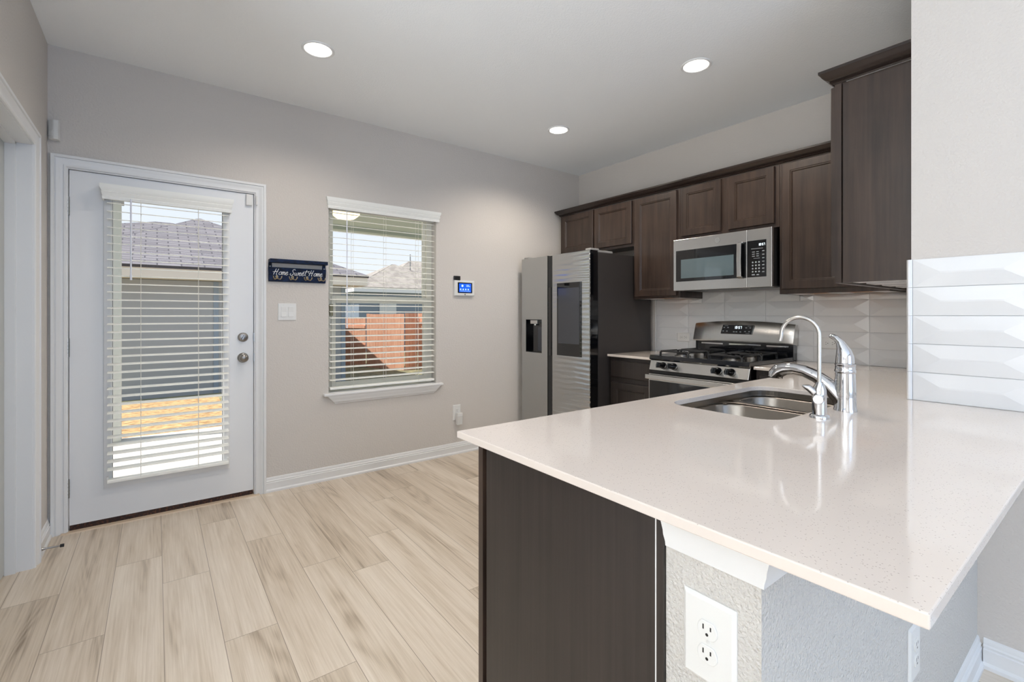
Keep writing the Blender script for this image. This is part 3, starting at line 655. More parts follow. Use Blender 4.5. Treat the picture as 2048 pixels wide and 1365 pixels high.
for x in (2.40, 2.62, 2.84, 3.06): th.part('cleat', bx((x, x+.13, NY+.02, YR-.02, 1.362, 1.372)), M['trim'], label='white cleat under the cabinet')
# crown mouldings
CRN = [(0, 2.212), (.003, 2.212), (.006, 2.218), (.014, 2.221), (.012, 2.226), (.024, 2.232), (.034, 2.241), (.042, 2.254), (.046, 2.258), (.046, 2.27), (0, 2.27)]
mb = MB(); mb.sweep([(E-.001, 3.537), (XF-.002, 3.537), (XF-.002, .86)], [(o, h) for o, h in CRN])
single('crown_molding', mb, M['crown'], 'long dark crown molding along the tops of the wall cabinets', 'crown molding', (XF, 2.2, 2.21), smooth=25)
mb = MB(); mb.sweep([(XR-.001, NY), (XR-.001, YR+.014), (XF-.05, YR+.014)][::-1], [(o, h) for o, h in CRN])
single('crown_molding', mb, M['crown'], 'short dark crown molding on top of the corner cabinet', 'crown molding', (XR, .65, 2.21), smooth=25)

# base cabinets
def base_front(th, T, w, dz0, dz1, z0, z1):
    mb = MB(); mb.T = T(((dz0+dz1)/2)); mb.rings_rect(w, dz1-dz0, [(0, 0), (0, .016), (.004, .019)]); th.part('drawer', mb, M['panel'])
    mb = MB(); mb.T = T((z0+z1)/2); mb.rings_rect(w, z1-z0, DOOR_R); th.part('door', mb, M['panel'])
XB = 2.99
th = Thing('base_cabinet', 'dark base cabinet with one drawer between fridge and range', 'base cabinet', (3.3, 2.4, 0), 'dark base cabinets')
th.part('carcass', bx((XB, E-.003, 2.195, 2.615, .1, ZC-CT-.0005), (XB+.06, E-.003, 2.2, 2.61, 0, .1)), M['panel'])
base_front(th, lambda z: FE((XB, 2.405, z)), .385, .715, .848, .125, .672)
th = Thing('base_cabinet', 'dark base cabinet in the corner right of the range', 'base cabinet', (3.3, 1.1, 0), 'dark base cabinets')
th.part('carcass', bx((XB, E-.003, NY+.004, 1.432, .1, ZC-CT-.0005), (XB+.06, E-.003, NY+.004, 1.43, 0, .1)), M['panel'])
base_front(th, lambda z: FE((XB, 1.285, z)), .25, .715, .848, .125, .672)
# peninsula cabinets facing the kitchen
th = Thing('sink_cabinet', 'dark peninsula cabinet with tall end panel below the quartz bar', 'base cabinet', (1.7, .8, 0), 'dark base cabinets')
mb = bx((XP+.02, XB-.004, 1.064, 1.08, .1, ZC-CT), (XP+.02, XB-.004, KY1+.002, KY1+.016, .1, ZC-CT), (XP+.02, XB-.004, KY1+.016, 1.064, .1, .12), (XP+.06, XB-.004, KY1+.02, 1.02, 0, .1), (XB-.02, XB-.004, KY1+.016, 1.064, .12, ZC-CT))
th.part('carcass', mb, M['panel'])
th.part('end_panel', bx((XP+.003, XP+.02, .524, 1.068, 0, ZC-CT)), M['panel'])
th.part('face_frame', bx((XP, XP+.04, 1.082, 1.103, .1, ZC-CT), (XP+.04, XB-.03, 1.082, 1.103, ZC-CT-.04, ZC-CT), (XP+.04, XB-.03, 1.082, 1.103, .1, .14)), M['cab_edge'])
th.part('scribe_strip', bx((XP, XP+.014, KY1+.001, .5195, 0, ZC-CT)), M['panel'], bevel=.001)
th.part('caulk_line', bx((XP+.002, XP+.014, .5198, .5232, 0, ZC-CT)), M['trim'], label='thin white caulk line beside the end panel')
for i, (a, b_) in enumerate(((.76, 1.2), (1.22, 1.7), (1.71, 2.2), (2.22, 2.9))):
    cab_door(th, FN(((a+b_)/2, 1.103, .49)), b_-a, .72, m='panel')

# ---------------------------------------------------------------- worktops
def rrect(x0, x1, y0, y1, r, n=8):
    pts = []
    for cx, cy, a0 in ((x1-r, y1-r, 0), (x0+r, y1-r, 90), (x0+r, y0+r, 180), (x1-r, y0+r, 270)):
        pts += [(cx+r*math.cos(R(a0+90*k/n)), cy+r*math.sin(R(a0+90*k/n))) for k in range(n+1)]
    return pts
PX0, PY0, PY1 = .665, .1345, 1.137
outer = [(PX0, PY0), (NX, PY0), (NX, NY), (E-.001, NY), (E-.001, 1.434), (2.955, 1.434), (2.955, PY1), (PX0, PY1)]
SX0, SX1, SY0, SY1 = 1.487, 2.195, .652, 1.042
hole = rrect(SX0, SX1, SY0, SY1, .085)
def slab_with_hole(mb, outer, hole, z0, z1):
    bm = mb.bm
    from mathutils.geometry import delaunay_2d_cdt
    pts = [Vector(p) for p in outer+hole]; n = len(outer); m = len(hole)
    edges = [(i, (i+1) % n) for i in range(n)] + [(n+i, n+(i+1) % m) for i in range(m)]
    vs, es, fs, *_ = delaunay_2d_cdt(pts, edges, [], 0, 1e-6)
    def inside(p, poly):
        c = False
        for i in range(len(poly)):
            a, b = poly[i], poly[i-1]
            if (a[1] > p[1]) != (b[1] > p[1]) and p[0] < (b[0]-a[0])*(p[1]-a[1])/(b[1]-a[1])+a[0]: c = not c
        return c
    top = [bm.verts.new((v.x, v.y, z1)) for v in vs]; bot = [bm.verts.new((v.x, v.y, z0)) for v in vs]
    for f in fs:
        c = sum((vs[i] for i in f), Vector((0, 0)))/len(f)
        if inside(c, outer) and not inside(c, hole):
            bm.faces.new([top[i] for i in f]); bm.faces.new([bot[i] for i in f][::-1])
    def idx(p): return min(range(len(vs)), key=lambda i: (vs[i]-Vector(p)).length)
    for lp in (outer, hole):
        ii = [idx(p) for p in lp]
        for a, b in zip(ii, ii[1:]+ii[:1]):
            if a != b: bm.faces.new([top[a], top[b], bot[b], bot[a]])
mb = MB(); slab_with_hole(mb, outer, hole, ZC-CT, ZC)
single('countertop', mb, M['quartz'], 'large white speckled quartz bar top holding the sink', 'countertop', (1.6, .7, ZC-CT), bevel=.0022)
single('countertop', bx((2.955, E-.001, 2.192, 2.622, ZC-CT, ZC)), M['quartz'], 'small white quartz counter between fridge and range', 'countertop', (3.3, 2.4, ZC-CT), bevel=.002)
# crown trim below the bar overhang
TR = [(0, 0), (.012, 0), (.014, .008), (.024, .022), (.026, .03), (.040, .052), (.040, .064), (0, .064)]
mb = MB(); z0 = ZC-CT-.0645
mb.sweep([(XP+.006, .5), (XP+.006, KY0), (NX-.001, KY0)], [(o*.55, z0+h) for o, h in TR])
struct('trim_6', mb, M['trim'], 'white moulding below the quartz bar on the half wall', 'molding', smooth=25)

# sink
th = Thing('kitchen_sink', 'undermount double bowl stainless steel sink in the quartz bar', 'sink', (1.84, .85, .68))
mb = MB(); zf = ZC-CT-.0006
flange = rrect(SX0-.02, SX1+.02, SY0-.02, SY1+.02, .1)
def bowl(mb, x0, x1, y0, y1, depth, zr, r=.085):
    rings = []
    for i, dz, rr in ((-.006, 0, r), (0.0, -.003, r), (.004, -.012, r), (.010, -depth*.85, r*.9), (.022, -depth*.96, r*.85), (.045, -depth, r*.7)):
        rings.append([(x, y, zr+dz) for x, y in rrect(x0+i, x1-i, y0+i, y1-i, rr)])
    cx, cy = (x0+x1)/2, (y0+y1)/2
    rings.append([(cx+(p[0]-cx)*.25, cy+(p[1]-cy)*.25, zr-depth-.003) for p in rings[-1]])
    mb.loft(rings, False, True)
o1 = MB(); bowl(o1, SX0+.001, 1.900, SY0+.001, SY1-.001, .18, zf-.02); 
th.part('bowl', o1, M['sink'], smooth=40)
o2 = MB(); bowl(o2, 1.940, SX1-.001, SY0+.001, SY1-.001, .20, zf-.02); th.part('bowl', o2, M['sink'], smooth=40)
# rim with the divider between the bowls
rim = MB()
rim.loft([[(x, y, zf) for x, y in rrect(SX0-.014, SX1+.014, SY0-.014, SY1+.014, .095)], [(x, y, zf) for x, y in rrect(SX0+.0006, SX1-.0006, SY0+.0006, SY1-.0006, .085)], [(x, y, zf-.022) for x, y in rrect(SX0+.0006, SX1-.0006, SY0+.0006, SY1-.0006, .085)]], False, False)
slab_with_hole(rim, rrect(SX0+.0004, 1.920, SY0+.0004, SY1-.0004, .084), rrect(SX0+.006, 1.896, SY0+.006, SY1-.006, .082), zf-.0215, zf-.0205)
slab_with_hole(rim, rrect(1.920, SX1-.0004, SY0+.0004, SY1-.0004, .084), rrect(1.944, SX1-.006, SY0+.006, SY1-.006, .082), zf-.0215, zf-.0205)
rim.box(1.907, 1.933, SY0+.0004, SY1-.0004, zf-.026, zf-.0203)
rim.box(1.86, 1.98, SY1-.03, SY1-.0004, zf-.026, zf-.0203); rim.box(1.86, 1.98, SY0+.0004, SY0+.03, zf-.026, zf-.0203)
th.part('rim', rim, M['sink'])
for cx, dp in ((1.694, .18), (2.067, .20)):
    d_ = MB(); d_.lathe([(.045, zf-.02-dp-.001), (.044, zf-.02-dp+.003), (.03, zf-.02-dp+.002), (.028, zf-.02-dp-.001)], (cx, .847, 0)); th.part('drain', d_, M['chrome'], smooth=True)

# main faucet
fx, fy = 1.85, .592
th = Thing('kitchen_faucet', 'chrome single lever kitchen faucet with low spout behind the sink', 'faucet', (fx, fy, ZC))
mb = MB(); mb.lathe([(.034, 0), (.034, .004), (.032, .01), (.031, .05), (.030, .10), (.0285, .126)], (fx, fy, ZC), n=32, caps=True); th.part('body', mb, M['chrome'], smooth=50)
mb = MB(); mb.lathe([(.0285, .126), (.0305, .129), (.0305, .137), (.029, .139), (.029, .152), (.030, .154), (.030, .158), (.027, .160)], (fx, fy, ZC), n=32); th.part('collar', mb, M['chrome'], smooth=50)
mb = MB()
pth = [((0, 0, .02), .030), ((0, .018, .045), .028), ((0, .048, .078), .0245), ((0, .085, .105), .022), ((0, .125, .121), .0205), ((0, .16, .126), .0205), ((0, .19, .123), .0225), ((0, .212, .114), .0255), ((0, .222, .101), .0265), ((0, .224, .090), .025)]
mb.tube([(fx+a, fy+b_, ZC+c_) for (a, b_, c_), r_ in pth], [r_ for _, r_ in pth], 24); spout = th.part('spout', mb, M['chrome'], smooth=50)
mb = MB(); mb.lathe([(.0185, 0), (.0175, -.004), (.001, -.004)], (fx, fy+.224, ZC+.0905), n=20); th.part('spray_face', mb, M['rubber'], parent=spout)
mb = MB()
hp = [((0, .001, .160), .0275), ((0, .001, .180), .0265), ((0, .004, .198), .0225), ((0, .009, .214), .017), ((0, .016, .230), .0125), ((0, .027, .243), .010), ((0, .040, .249), .0085), ((0, .047, .249), .005)]
mb.tube([(fx+a, fy+b_, ZC+c_) for (a, b_, c_), r_ in hp], [r_ for _, r_ in hp], 24); th.part('lever_handle', mb, M['chrome'], smooth=60)
# filter faucet
gx, gy = 1.657, .600
th = Thing('filter_faucet', 'slim gooseneck drinking water faucet in front of the kitchen faucet', 'faucet', (gx, gy, ZC))
mb = MB(); mb.lathe([(.0275, 0), (.0275, .006), (.025, .010), (.020, .012), (.0195, .060), (.0195, .075)], (gx, gy, ZC), n=28)
mb.tube([(gx, gy, ZC+.07), (gx, gy+.0, ZC+.09), (gx, gy-.002, ZC+.112)], [.0195, .019, .009], 24); th.part('body', mb, M['chrome'], smooth=50)
mb = MB(); pts = [(gx, gy, ZC+.10), (gx, gy, ZC+.26)]; rr = .056; cy = gy+rr
pts += [(gx, cy-rr*math.cos(R(a)), ZC+.258+rr*math.sin(R(a))) for a in range(8, 190, 8)] + [(gx, cy+rr+.004, ZC+.236)]
mb.tube(pts, .0058, 14); th.part('gooseneck', mb, M['steel'], smooth=True)
mb = MB(); mb.T = Matrix.Translation((gx, gy, ZC+.062))
dv = Vector((-.75, -.2, 0)).normalized()
mb.tube([dv*.012, dv*.034, dv*.036], [.0155, .0155, .0135], 24); lv = th.part('lever_hub', mb, M['chrome'], smooth=40)
mb = MB(); mb.T = Matrix.Translation((gx, gy, ZC+.062)); mb.tube([dv*.012+Vector((0, .012, .016)), dv*.02+Vector((0, .030, .032)), dv*.024+Vector((0, .046, .036))], [.011, .010, .003], 12); th.part('lever', mb, M['chrome'], smooth=True, parent=lv)

# ---------------------------------------------------------------- tile backsplashes
def tiles(mb, T, us, vs, gap=.0012, hgt=.012, fl=.004):
    """hip-relief tiles on the grid us x vs"""
    for u0, u1 in zip(us, us[1:]):
        for v0, v1 in zip(vs, vs[1:]):
            a, b, c, d = u0+gap, u1-gap, v0+gap, v1-gap; h2 = (d-c)/2
            full = min(.078, (b-a)*.4); vm = (c+d)/2; f = min(.003, h2*.4)
            ring0 = [(a, c, 0), (b, c, 0), (b, d, 0), (a, d, 0)]; ring1 = [(a, c, fl), (b, c, fl), (b, d, fl), (a, d, fl)]
            ring2 = [(a+full, vm-f, hgt), (b-full, vm-f, hgt), (b-full, vm+f, hgt), (a+full, vm+f, hgt)]
            mb.T = T; mb.loft([ring0, ring1, ring2])
th = Thing('backsplash_tiles', 'glossy white faceted tile backsplash on the wall behind the range', 'backsplash', (E, 2, ZC), kind='structure')
mb = MB(); T0 = frame((E-.003, 0, 0), -UY, UZ, -UX)
zz = [ZC+.0005+.1045*k for k in range(6)]
ylines = [2.615, 2.293, 1.975, 1.657, 1.339, 1.021, .703, NY+.012]
for z0, z1 in zip(zz, zz[1:]):
    top = min(z1, 1.4)
    if z1 > 1.36:
        segs = [[-2.165, -1.975, -1.657, -1.428]]; tiles(mb, T0, segs[0], [z0, min(z1, 1.402)])
        tiles(mb, T0, [-2.615, -2.293, -2.169], [z0, 1.352]); tiles(mb, T0, [-1.422, -1.339, -1.021, -.703, -NY-.012], [z0, 1.353])
    else: tiles(mb, T0, [-y for y in ylines], [z0, z1])
th.part('tiles', mb, M['tile'])
th.part('grout', bx((E-.004, E, NY+.001, 2.628, ZC, 1.352), (E-.004, E, 1.428, 2.165, 1.352, 1.402)), M['grout'])
th.part('edge_trim', bx((E-.011, E, 2.616, 2.628, ZC+.0005, 1.352)), M['tile'], bevel=.003)
th = Thing('backsplash_tiles', 'large white faceted tiles on the wall beside the bar', 'backsplash', (NX, .3, ZC), kind='structure')
mb = MB(); T1 = frame((NX-.003, 0, 0), -UY, UZ, -UX); zz = [ZC+.0005+.1062*k for k in range(6)]
tiles(mb, T1, [-.514, -.192, .0], zz, hgt=.0095); th.part('tiles', mb, M['tile'])
th.part('grout', bx((NX-.004, NX, .0, .514, ZC, 1.428)), M['grout'])
mb = MB()
for z0, z1 in zip(zz, zz[1:]):
    mb.loft([[(NX-o, NY-.004+p, z) for o, p in ((-.004, .002), (.008, -.001), (.0125, .003), (.0135, .010), (.008, .016), (-.004, .016))] for z in (z0+.0006, z1-.0006)])
th.part('edge_trim', mb, M['tile'], smooth=50)
# backsplash on the return wall behind the counter corner
mb = MB(); tiles(mb, frame((0, NY+.003, 0), -UX, UZ, UY), [-3.59, -3.27, -2.95, -2.63, -2.315], [ZC+.0005+.1045*k for k in range(5)]+[1.352]); 
th.part('return_tiles', mb, M['tile'])
outlet('wall_outlet', 'white horizontal outlet in the tile left of the range', FE((E-.0125, 2.335, 1.028)), horizontal=True)
outlet('wall_outlet', 'white horizontal outlet in the tile behind the kitchen faucet', FE((E-.0125, 1.235, 1.028)), horizontal=True)
outlet('wall_outlet', 'large white outlet on the textured end of the half wall', FE((XP+.006, .420, .688)), plate=(.092, .140), s=1.0)
outlet('wall_outlet', 'white outlet on the long side of the half wall below the bar', FP((1.505, KY0, .382)), plate=(.086, .135))

# ---------------------------------------------------------------- refrigerator
FX, FB, FYL, FYR, FZ = 2.763, 2.852, 3.51, 2.632, 1.742
YG = 3.115                                                            # gap between the doors
th = Thing('refrigerator', 'stainless side by side refrigerator with dark sides in the corner', 'refrigerator', (3.2, 3.07, 0))
th.part('cabinet_body', bx((FB+.012, 3.55, FYR+.004, FYL-.004, .03, FZ-.012)), M['fridge_side'], bevel=.004)
mb = bx((FB+.03, 3.5, FYR+.05, FYL-.05, 0, .03)); th.part('base_grille', mb, M['black'])
def fridge_door(ya, yb, holes, name='door'):
    """door slab with gently bowed front; holes are (y0, y1, z0, z1) openings in its face"""
    mb = MB(); ylo, yhi = min(ya, yb), max(ya, yb)
    mb.box(FX+.018, FB, ylo, yhi, .06, FZ)
    ycut = sorted({ylo, yhi, *[h for q in holes for h in q[:2]]}); zcut = sorted({.06, FZ, *[h for q in holes for h in q[2:]]})
    for y0, y1 in zip(ycut, ycut[1:]):
        for z0, z1 in zip(zcut, zcut[1:]):
            ym, zm = (y0+y1)/2, (z0+z1)/2
            if any(q[0] < ym < q[1] and q[2] < zm < q[3] for q in holes): continue
            mb.box(FX, FX+.019, y0, y1, z0, z1)
    bmesh.ops.remove_doubles(mb.bm, verts=mb.bm.verts, dist=1e-6)
    return mb
dh = (3.222, 3.450, .873, 1.176)
mb = MB(); mb.box(FX+.05, FB, YG+.03, FYL, .06, FZ)
for q in ((FX, FX+.05, YG+.03, dh[0], .06, FZ), (FX, FX+.05, dh[1], FYL, .06, FZ), (FX, FX+.05, dh[0], dh[1], .06, dh[2]), (FX, FX+.05, dh[0], dh[1], dh[3], FZ)): mb.box(*q)
ld = th.part('freezer_door', mb, M['fridge'])
rd = th.part('fridge_door', bx((FX, FB, FYR, YG-.03, .06, FZ)), M['fridge'], bevel=.004)
rd.modifiers['bevel'].width = .006
th.part('door_side', bx((FX+.006, FB, FYR-.001, FYR+.001, .062, FZ-.002)), M['gloss_black'], parent=rd)
th.part('handle_channel', bx((FX+.012, FX+.03, YG-.03, YG+.03, .06, FZ-.004)), M['rubber'])
th.part('grip_recess', bx((FX+.006, FX+.013, YG-.012, YG+.026, .86, 1.46)), M['gloss_black'], parent=ld)
# dispenser
mb = bx((FX+.045, FX+.049, dh[0], dh[1], dh[2], dh[3]), (FX+.001, FX+.046, dh[0]+.001, dh[0]+.004, dh[2], dh[3]), (FX+.001, FX+.046, dh[1]-.004, dh[1]-.001, dh[2], dh[3]), (FX+.001, FX+.046, dh[0]+.004, dh[1]-.004, dh[2], dh[2]+.004), (FX+.001, FX+.046, dh[0]+.004, dh[1]-.004, dh[3]-.004, dh[3]))
disp = th.part('dispenser', mb, M['gloss_black'], parent=ld)
mb = bx((FX+.012, FX+.045, 3.30, 3.40, 1.135, 1.171)); mb.tube([(FX+.028, 3.345, 1.12), (FX+.028, 3.345, 1.136)], .012, 12)
th.part('nozzle', mb, M['steel'], bevel=.003, parent=ld)
th.part('paddle', bx((FX+.034, FX+.044, 3.235, 3.32, .885, 1.11)), mat('dispenser_paddle', (70, 74, 82), .2, .5), bevel=.004, parent=ld)
# display
th.part('display_bezel', bx((FX-.002, FX+.002, 2.722, 3.020, .871, 1.49)), M['gloss_black'], bevel=.001, parent=rd)
th.part('display_glass', bx((FX-.003, FX-.0015, 2.748, 3.003, .975, 1.445)), M['fridge_glass'], parent=rd)
mb = MB(); mb.box(FX+.02, FB+.03, FYR+.01, FYR+.07, FZ, FZ+.016); mb.box(FB-.01, FB+.2, FYR+.015, FYR+.12, FZ-.012, FZ+.006); th.part('hinge_cover', mb, mat('hinge_cover_gray', (150, 148, 146), .5), bevel=.004)
mb = bx((FX+.02, FB+.03, FYL-.07, FYL-.01, FZ, FZ+.016)); th.part('hinge_cover', mb, mat('hinge_cover_gray_b', (150, 148, 146), .5), bevel=.004)

# ---------------------------------------------------------------- microwave
MX, MY1, MY0, MZ0, MZ1 = 3.192, 2.160, 1.430, 1.404, 1.792
th = Thing('microwave', 'stainless over-the-range microwave below the two-door cabinet', 'microwave', (3.4, 1.8, MZ0))
th.part('case', bx((MX+.03, E-.013, MY0+.004, MY1-.004, MZ0+.006, MZ1)), M['black'])
YS = 1.592
th.part('control_side', bx((MX, MX+.029, MY0, YS-.001, MZ0, MZ1)), M['steel'], bevel=.0012)
th_d = th.part('door', bx((MX, MX+.029, YS+.001, MY1, MZ0, MZ1)), M['steel'], bevel=.0012)
th.part('door_glass', bx((MX-.002, MX+.001, 1.648, 2.138, 1.471, 1.708)), M['gloss_black'], bevel=.001, parent=th_d)
th.part('window', bx((MX-.003, MX-.0018, 1.683, 2.094, 1.495, 1.637)), M['mw_window'], parent=th_d)
mb = MB(); hpts = [(MX-.012, 1.632, 1.466), (MX-.030, 1.632, 1.478), (MX-.034, 1.632, 1.59), (MX-.030, 1.632, 1.704), (MX-.012, 1.632, 1.716)]
mb.loft([[(x-.004, y-.015, z), (x-.004, y+.015, z), (x+.006, y+.015, z), (x+.006, y-.015, z)] for x, y, z in hpts]); mb.box(MX-.014, MX, 1.62, 1.644, 1.466, 1.48); mb.box(MX-.014, MX, 1.62, 1.644, 1.702, 1.716)
th.part('handle', mb, M['steel'], smooth=40, bevel=.002, parent=th_d)
th.part('handle_recess', bx((MX-.001, MX+.001, 1.596, 1.646, 1.468, 1.712)), M['gloss_black'], parent=th_d)
cp = th.part('control_panel', bx((MX-.002, MX+.001, 1.464, 1.590, 1.471, 1.716)), M['gloss_black'], bevel=.001)
SEG = {'1': 'bc', '0': 'abcdef', '5': 'afgcd', '7': 'abc', ':': ''}
def digits(mb, T, text, h, gap=.2):
    w = h*.5; t_ = h*.13; x = 0
    mb.T = T
    for ch in text:
        if ch == ':': mb.box(x, x+t_, h*.3, h*.3+t_, 0, .0005); mb.box(x, x+t_, h*.65, h*.65+t_, 0, .0005); x += t_*2.2; continue
        S_ = {'a': (0, w, h-t_, h), 'g': (0, w, h/2-t_/2, h/2+t_/2), 'd': (0, w, 0, t_), 'f': (0, t_, h/2, h), 'b': (w-t_, w, h/2, h), 'e': (0, t_, 0, h/2), 'c': (w-t_, w, 0, h/2)}
        for s_ in SEG[ch]: a = S_[s_]; mb.box(x+a[0], x+a[1], a[2], a[3], 0, .0005)
        x += w+h*gap
mb = MB(); digits(mb, FE((MX-.002, 1.517, 1.678)), '10:57', .015); th.part('clock', mb, M['digit'], parent=cp)
mb = MB(); mb.T = FE((MX-.002, 1.527, 1.471))
for i in range(3):
    for j in range(4): mb.lathe([(.0055, 0), (.0055, .0005)], (-.026+i*.021, .036+j*.021, 0), n=10)
for j in range(7): mb.box(.036, .05, .03+j*.023, .035+j*.023, 0, .0005)
for j in range(3): mb.box(-.03, -.012, .138+j*.014, .142+j*.014, 0, .0005); mb.box(-.002, .014, .138+j*.014, .142+j*.014, 0, .0005)
mb.box(-.036, .04, .188, .1905, 0, .0005); mb.box(-.02, .02, .124, .126, 0, .0005); mb.box(-.032, -.012, .012, .02, 0, .0005); mb.box(0, .016, .012, .018, 0, .0005)
th.part('keypad', mb, M['key_ink'], parent=cp)
mb = MB(); mb.T = FE((MX, 1.803, 1.751)); mb.lathe([(.0175, 0), (.0175, .002), (.0001, .002)], n=28); bdg = th.part('badge', mb, M['badge'], smooth=30)
mb = MB(); mb.T = FE((MX-.002, 1.803, 1.751)); mb.tube([(.0145*math.cos(R(a)), .0145*math.sin(R(a)), .0003) for a in range(0, 361, 15)], .0009, 6)
mb.tube([(-.001, .004, .0003), (-.005, .007, .0003), (-.008, 0, .0003), (-.005, -.006, .0003), (-.001, -.002, .0003), (-.003, -.009, .0003)], .0009, 6)
mb.tube([(.008, .006, .0003), (.003, .006, .0003), (.005, .0, .0003), (.002, -.005, .0003), (.008, -.004, .0003)], .0009, 6)
th.part('monogram', mb, M['plastic'], parent=bdg)
mb = bx((MX+.05, E-.03, MY0+.02, MY1-.02, MZ0, MZ0+.006)); th.part('underside', mb, mat('microwave_underside', (150, 150, 148), .4, .7))
mb = MB(); mb.box(MX+.06, MX+.2, 1.68, 1.92, MZ0-.002, MZ0); mb.box(MX+.06, MX+.18, 1.47, 1.6, MZ0-.002, MZ0); mb.box(MX+.06, MX+.18, 1.98, 2.11, MZ0-.002, MZ0); th.part('vent_filter', mb, M['black'])

# ---------------------------------------------------------------- gas range
RX, RY1, RY0 = 2.912, 2.178, 1.444
RC = (RY0+RY1)/2
th = Thing('gas_range', 'freestanding stainless gas range with black cooktop and backguard', 'range', (3.25, RC, 0))
th.part('body', bx((RX+.03, E-.02, RY0, RY1, .03, .9)), M['black'])
mb = MB(); mb.prism([(RX+.022, .885), (RX, .815), (RX+.03, .815), (RX+.05, .9)], RY0, RY1, P=lambda a, b, h: (a, h, b)); th.part('control_panel', mb, M['steel'], bevel=.002)
mb = MB(); mb.loft([[(RX+.012, RY0-.002, .888), (RX+.012, RY1+.002, .888), (E-.06, RY1+.002, .888), (E-.06, RY0-.002, .888)], [(RX+.006, RY0-.002, .896), (RX+.006, RY1+.002, .896), (E-.06, RY1+.002, .896), (E-.06, RY0-.002, .896)], [(RX+.014, RY0-.002, .922), (RX+.014, RY1+.002, .922), (E-.06, RY1+.002, .922), (E-.06, RY0-.002, .922)], [(RX+.03, RY0+.012, .924), (RX+.03, RY1-.012, .924), (E-.07, RY1-.012, .924), (E-.07, RY0+.012, .924)], [(RX+.05, RY0+.03, .914), (RX+.05, RY1-.03, .914), (E-.08, RY1-.03, .914), (E-.08, RY0+.03, .914)]])
th.part('cooktop', mb, M['enamel'], smooth=40)
for ky in (2.062, 1.974, 1.645, 1.556):
    mb = MB(); mb.T = frame((RX+.0105, ky, .852), -UY, Vector((.3, 0, .954)), Vector((-2.24, 0, .3))); mb.lathe([(.024, 0), (.0245, .004), (.021, .006), (.0195, .026), (.017, .029), (.0001, .029)], n=24)
    kn = th.part('knob', mb, M['gloss_black'], smooth=40)
    mb = MB(); mb.T = frame((RX+.0105, ky, .852), -UY, Vector((.3, 0, .954)), Vector((-2.24, 0, .3))); mb.box(-.004, .004, -.02, .02, .027, .036); th.part('grip', mb, M['gloss_black'], bevel=.002, parent=kn)
mb = bx((RX+.008, RX+.03, RY0, RY1, .79, .815)); mb.box(RX+.005, RX+.01, RY0+.02, RY1-.02, .796, .802); th.part('vent_slot', mb, M['black'])
od = th.part('oven_door', bx((RX-.01, RX+.03, RY0+.003, RY1-.003, .22, .788)), M['steel'], bevel=.004)
th.part('oven_glass', bx((RX-.012, RX-.008, RY0+.012, RY1-.012, .25, .74)), M['gloss_black'], bevel=.001, parent=od)
mb = bx((RX-.05, RX-.034, RY0+.0, RY1-.0, .752, .784))
for yy in (RY0+.03, RY0+.2, RY0+.4, RY0+.55, RY1-.03): mb.box(RX-.035, RX-.009, yy-.012, yy+.012, .758, .778)
th.part('oven_handle', mb, M['steel'], bevel=.004, parent=od)
th.part('storage_drawer', bx((RX-.006, RX+.03, RY0+.003, RY1-.003, .06, .212)), M['steel'], bevel=.004)
# backguard
mb = MB(); npt = 16; back = E-.022
def arch(k): s_ = (k/npt-.5)*2; return 1.150+.022*(1-s_*s_)
rings = []
for k in range(npt+1):
    y = RY1+.012-(RY1-RY0+.024)*k/npt; zt = arch(k); edge = .01 if k in (0, npt) else 0
    rings.append([(back, y, 1.0), (back-.085+edge, y, 1.012), (back-.088+edge, y, 1.022), (back-.055+edge, y, zt-.012), (back-.045+edge, y, zt), (back, y, zt-.004)])
mb.loft(rings); bg_ = th.part('backguard', mb, M['steel'], smooth=40)
th.part('backguard_riser', bx((E-.075, E-.02, RY0-.004, RY1+.004, .9, 1.008)), M['enamel'])
mb = MB()
for y0, y1 in ((1.47, 1.62), (1.66, 1.9), (1.95, 2.13)): mb.box(E-.0775, E-.074, y0, y1, .988, .998)
th.part('vent_trim', mb, M['chrome'])
bgT = frame((back-.0735, 1.8275, 1.108), -UY, Vector((.24, 0, .97)), Vector((-.97, 0, .24)))
mb = MB(); mb.T = bgT; mb.loft([[(-.124, -.036, z), (.112, -.036, z), (.124, .034, z), (-.112, .034, z)] for z in (-.003, .004)]); pn = th.part('display_panel', mb, M['gloss_black'])
mb = MB(); digits(mb, bgT @ Matrix.Translation((-.022, .004, .004)), '10:57', .02); th.part('clock', mb, M['digit'], parent=pn)
for x_, y_ in ((-.1, .012), (-.07, .012), (-.105, -.016), (-.075, -.016), (.07, .012), (.1, .012), (.065, -.016), (.095, -.016), (-.02, -.02), (.0, -.02), (.03, -.02)):
    th.part('touch_key', bxT(bgT, (x_-.006, x_+.006, y_-.003, y_+.003, .004, .0045)), M['key_ink'], parent=pn)
for b_ in ((-.1, -.07, .025, .027), (.08, .105, .025, .027), (.07, .1, -.03, -.028)): th.part('caption', bxT(bgT, (*b_, .004, .0045)), M['key_ink'], parent=pn)
